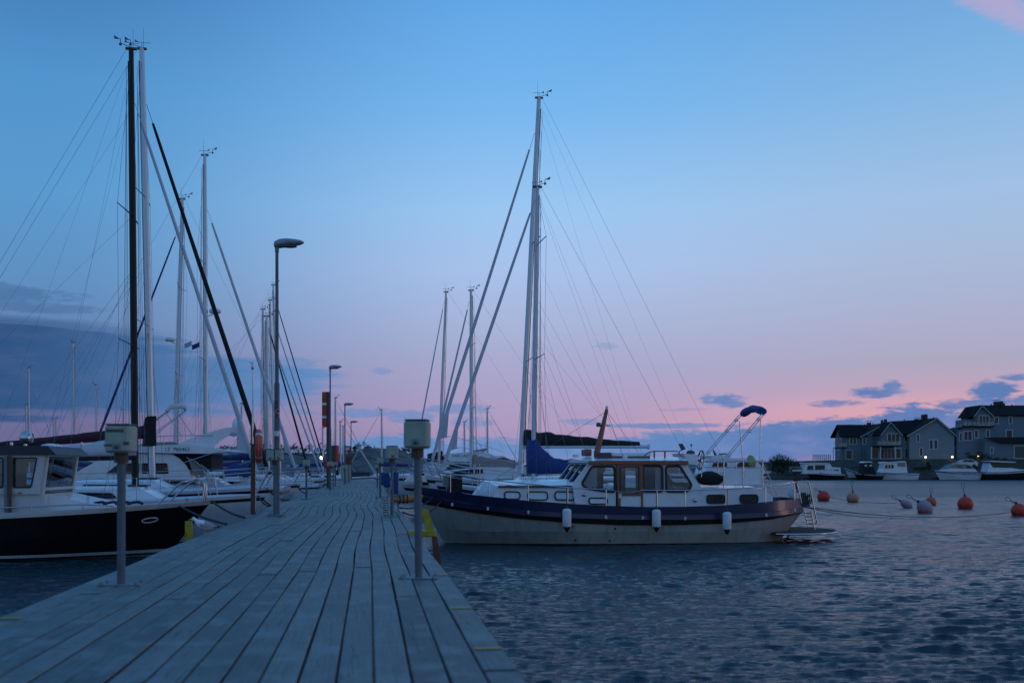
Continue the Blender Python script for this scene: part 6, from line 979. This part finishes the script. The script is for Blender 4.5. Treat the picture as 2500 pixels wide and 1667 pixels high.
h.balcony(2126, 2184, 1076, 1088.5, .2, 3.4); h.win(2128, 2145, 1095, 1119, .2, h.wall([(2126, 1121), (2126, 1090), (2152, 1090), (2152, 1121)], .2, 3, 'wallblue'), 'dark'); h.win(2150, 2184, 1095, 1119, .2, w3, bars=3); h.win(2188, 2199, 1095, 1118, .2, w3)
for x in (2127, 2149, 2185): g = MB(); a = h.q(x, 1090, -3.1); b = h.q(x + 2, 1121, -3.1); g.box((a.x, -3.15, b.z), (b.x, -2.95, a.z)); g.build('balcony_post', M['trim'], h.t)
for x0, x1, y0, y1, cp in ((2235, 2243, 1022, 1029, 1), (2251, 2257, 1012, 1026, 0), (2257.5, 2265, 1011, 1026, 0), (2245.5, 2247, 1019, 1028, 0), (2207.5, 2209, 1022, 1030, 0), (2193, 2194, 1026, 1031, 0), (2279, 2280.5, 1017, 1025, 0)): h.chimney(x0, x1, y0, y1, 4.6, cp)
an = h.wall([(2327, 1121), (2327, 1083), (2362, 1090), (2362, 1121)], 1, 5, 'wallgrey', 'lean_to'); h.roof(h.q(2326, 1082, .6), h.q(2364, 1090, .6), h.q(2364, 1090, 6), h.q(2326, 1082, 6), .12, 'lean_to_roof')
# right house
h = House('timber_house', 'tall blue grey house at the right with a wide roof terrace', 2430, 1121, 184)
w = h.wall([(2418, 1122), (2418, 1015), (2560, 1015), (2560, 1122)], 0, 9, 'wallblue'); w2 = h.wall([(2382, 1122), (2382, 1014), (2398, 993), (2426, 1014), (2426, 1122)], -.3, 6, 'wallblue'); w3 = h.wall([(2336, 1120), (2336, 1044), (2350, 1040), (2424, 1040), (2424, 1120)], -1.6, 3, 'wallblue'); h.gable(2398, 989.5, 2380, 2424, 1014, -.3, 6, .3)
h.roof(h.q(2416, 1015, -.4), h.q(2565, 1015, -.4), h.q(2565, 991, 4.5), h.q(2398, 991, 4.5)); h.roof(h.q(2398, 991, 4.5), h.q(2565, 991, 4.5), h.q(2565, 1015, 9.4), h.q(2398, 1015, 9.4)); h.roof(h.q(2358, 1023, 1), h.q(2384, 1023, 1), h.q(2400, 1000, 4), h.q(2358, 1000, 4))
w4 = h.wall([(2362, 1040), (2362, 1023), (2384, 1023), (2384, 1040)], 1, 5)
for x0, x1, y0, y1, dy, p_, bb in ((2391, 2414, 1015, 1037, -.3, w2, 2), (2429, 2437, 1018, 1033, 0, w, 0), (2464, 2470, 1018, 1033, 0, w, 0), (2457, 2471, 1050, 1068, 0, w, 0), (2354, 2372, 1053, 1074, -1.6, w3, 1), (2380, 2387, 1051, 1068, -1.6, w3, 0), (2408, 2415, 1050, 1067, -1.6, w3, 0), (2343, 2348, 1056, 1076, -1.6, w3, 0)): h.win(x0, x1, y0, y1, dy, p_, bars=bb)
h.balcony(2348, 2425, 1028, 1040, -1.6, .6); h.balcony(2334, 2347, 1033, 1044, -1.6, .5); w5 = h.wall([(2404, 1124), (2404, 1071), (2448, 1081), (2560, 1081), (2560, 1124)], -3.6, 5, 'wallblue', 'garage'); h.roof(h.q(2402, 1069, -3.9), h.q(2446, 1081, -4.2), h.q(2565, 1081, -4.2), h.q(2565, 1067, -.2), .12, 'garage_roof'); h.win(2477, 2512, 1089, 1118, -3.6, w5, 'greydark', 'garage_door'); h.win(2419, 2424, 1093, 1104, -3.6, w5)
for x0, x1, y0, y1, cp in ((2430, 2440, 980, 992, 1), (2443, 2450, 979, 992, 0), (2449, 2454, 984, 992, 0), (2419.5, 2422.5, 986, 992, 0), (2382, 2384, 996, 1001, 0), (2470, 2472, 986, 992, 0)): h.chimney(x0, x1, y0, y1, 4.4, cp)
# garden fence, car, bushes
a, b = P(1985, 1121, 184), P(2028, 1121, 184); t = thing('glass_fence', 'dark glass garden fence on posts left of the houses', 'fence', (a.x, a.y, a.z - .2)); g = MB(); W_ = b.x - a.x; [g.box((W_ * k / 9 - .04, -.04, 0), (W_ * k / 9 + .04, .04, 1.15)) for k in range(10)]; g.build('post', M['greydark'], t); g = MB(); g.box((0, -.01, .1), (W_, .01, 1.1)); g.build('panel', M['glass'], t)
def car():
    p = P(2355, 1122, 178); p.z = shoreh(p.x, p.y) - .02; t = thing('parked_car', 'white hatchback car parked between the two right hand garden lamps', 'car', p, R(4)); W_ = .88
    body = [(-2.1, .35), (-2.15, .62), (-2.05, .82), (-1.2, .98), (-.55, 1.42), (.2, 1.52), (1.1, 1.48), (1.75, 1.15), (2.05, 1.0), (2.1, .5), (2.0, .32)]; g = MB(); rows = [[(x * (1 - .04 * abs(k) ** 3), W_ * k * (1 - .16 * max(0, (z - .95) / .55)), z) for x, z in body] for k in (-1, -.9, -.5, 0, .5, .9, 1)]; g.grid(rows, closed=True, smooth=False); g.add(rows[0], [tuple(range(len(body)))]); g.add(rows[-1], [tuple(range(len(body)))[::-1]]); g.build('body', M['carpaint'], t)
    for nm, pl in (('side_window', [(-.95, 1.0), (-.5, 1.36), (.15, 1.43), (.15, 1.0)]), ('side_window', [(.2, 1.0), (.2, 1.43), (1.0, 1.4), (1.5, 1.08), (1.3, 1.0)])): g = MB(); g.poly([[(x, -W_ * (1 - .16 * max(0, (z - .95) / .55)) - .02, z) for x, z in pl]], (0, .03, 0)); g.build(nm, M['dark'], t)
    for x in (-1.3, 1.3):
        for s in (-1, 1): g = MB(); Mx = Matrix.Rotation(R(90), 4, 'X'); g.lathe([(.0, -.1), (.3, -.1), (.33, -.06), (.33, .06), (.3, .1), (0, .1)], (x, s * (W_ - .05), .33), 18, Mx); wo = g.build('wheel', M['tyre'], t); g = MB(); g.lathe([(0, 0), (.2, 0), (.2, .02), (0, .02)], (x, s * (W_ + .05) - (.02 if s > 0 else -.02), .33), 14, Mx); g.build('rim', M['galv'], wo)
    g = MB(); g.bbox((-2.12, -.8, .66), (-1.95, -.5, .8), .02); g.build('headlight', M['silver'], t); g = MB(); g.bbox((1.98, -.86, .85), (2.1, -.6, 1.0), .02); g.build('tail_light', M['red'], t)
car()
p = P(1925, 1132, 172); bush('dark round bush on the stony breakwater left of the houses', p.x, 176.5, 1.4, 6.2, 2.4, 3200, m='leaf', size=.16)
p = P(1957, 1133, 178); bush('low dark shrub right of the round breakwater bush', p.x, 178, 1.9, 3.2, 1.1, 800, size=.16)
for k, (px, w_, h_, lab) in enumerate(((2092, 2.6, .9, 'low shrub below the blue grey house door'), (2112, 1.2, 1.3, 'potted shrub against the blue grey house wall'), (2268, 1.2, 1.9, 'thin shrub at the pale gabled house wall'), (2248, 1.6, 1.0, 'low shrub by the brick planter of the gabled house'), (2372, 3.0, 1.5, 'dark hedge plant behind the white car'), (2395, 3.0, 1.7, 'dark tall hedge plant beside the right garden lamp'), (2412, 2.6, 1.5, 'dark hedge plant by the garage wall'), (2440, 3.2, 1.0, 'low shrub in front of the garage'))): Yb = 177.5 if px < 2300 else 179.5; x = (px - CX) / F * Yb; bush(lab, x, Yb, shoreh(x, Yb) - .1, w_, h_, 260, 'shrubs around the houses', size=.14)
rng = random.Random(11)
HT = (('brown leafed', 'tall'), ('dry', 'low'), ('rusty', 'wide'))
for k, (px, w_, h_, lab) in enumerate(((545, 3.2, 1.6, 'dark shrub on the left end of the rocky hill'), (598, 4, 1.7, 'broad brown shrub behind the lifebuoy post'), (640, 3.6, 1.5, 'brown shrub behind the near lamp pole'), (692, 3.4, 1.5, 'brown shrub behind the white furled sail on the hill'), (722, 4.2, 1.9, 'tall brown shrub left of the lit hill lamp'), (770, 3.6, 1.4, 'brown shrub just above the lit hill lamp'), (862, 2.4, 1.0, 'shrub on the hill crest by the red sign'), (883, 2.2, 1.2, 'round shrub on the hill top right of the last lamp'), (898, 2.6, 1.3, 'larger round shrub on the hill top'), (925, 3.6, .8, 'long low scrub below the hill crest'), (975, 3.0, 1.0, 'brown scrub beside the dark power post on the hill'), (1000, 3.6, .9, 'brown scrub at the right foot of the hill'))): Yb = 116; x = (px - CX) / F * Yb; bush(lab, x, Yb, hillh(x, Yb) - .35, w_, h_, 340, 'scrub on the rocky hill', 'leafdry', size=.13)
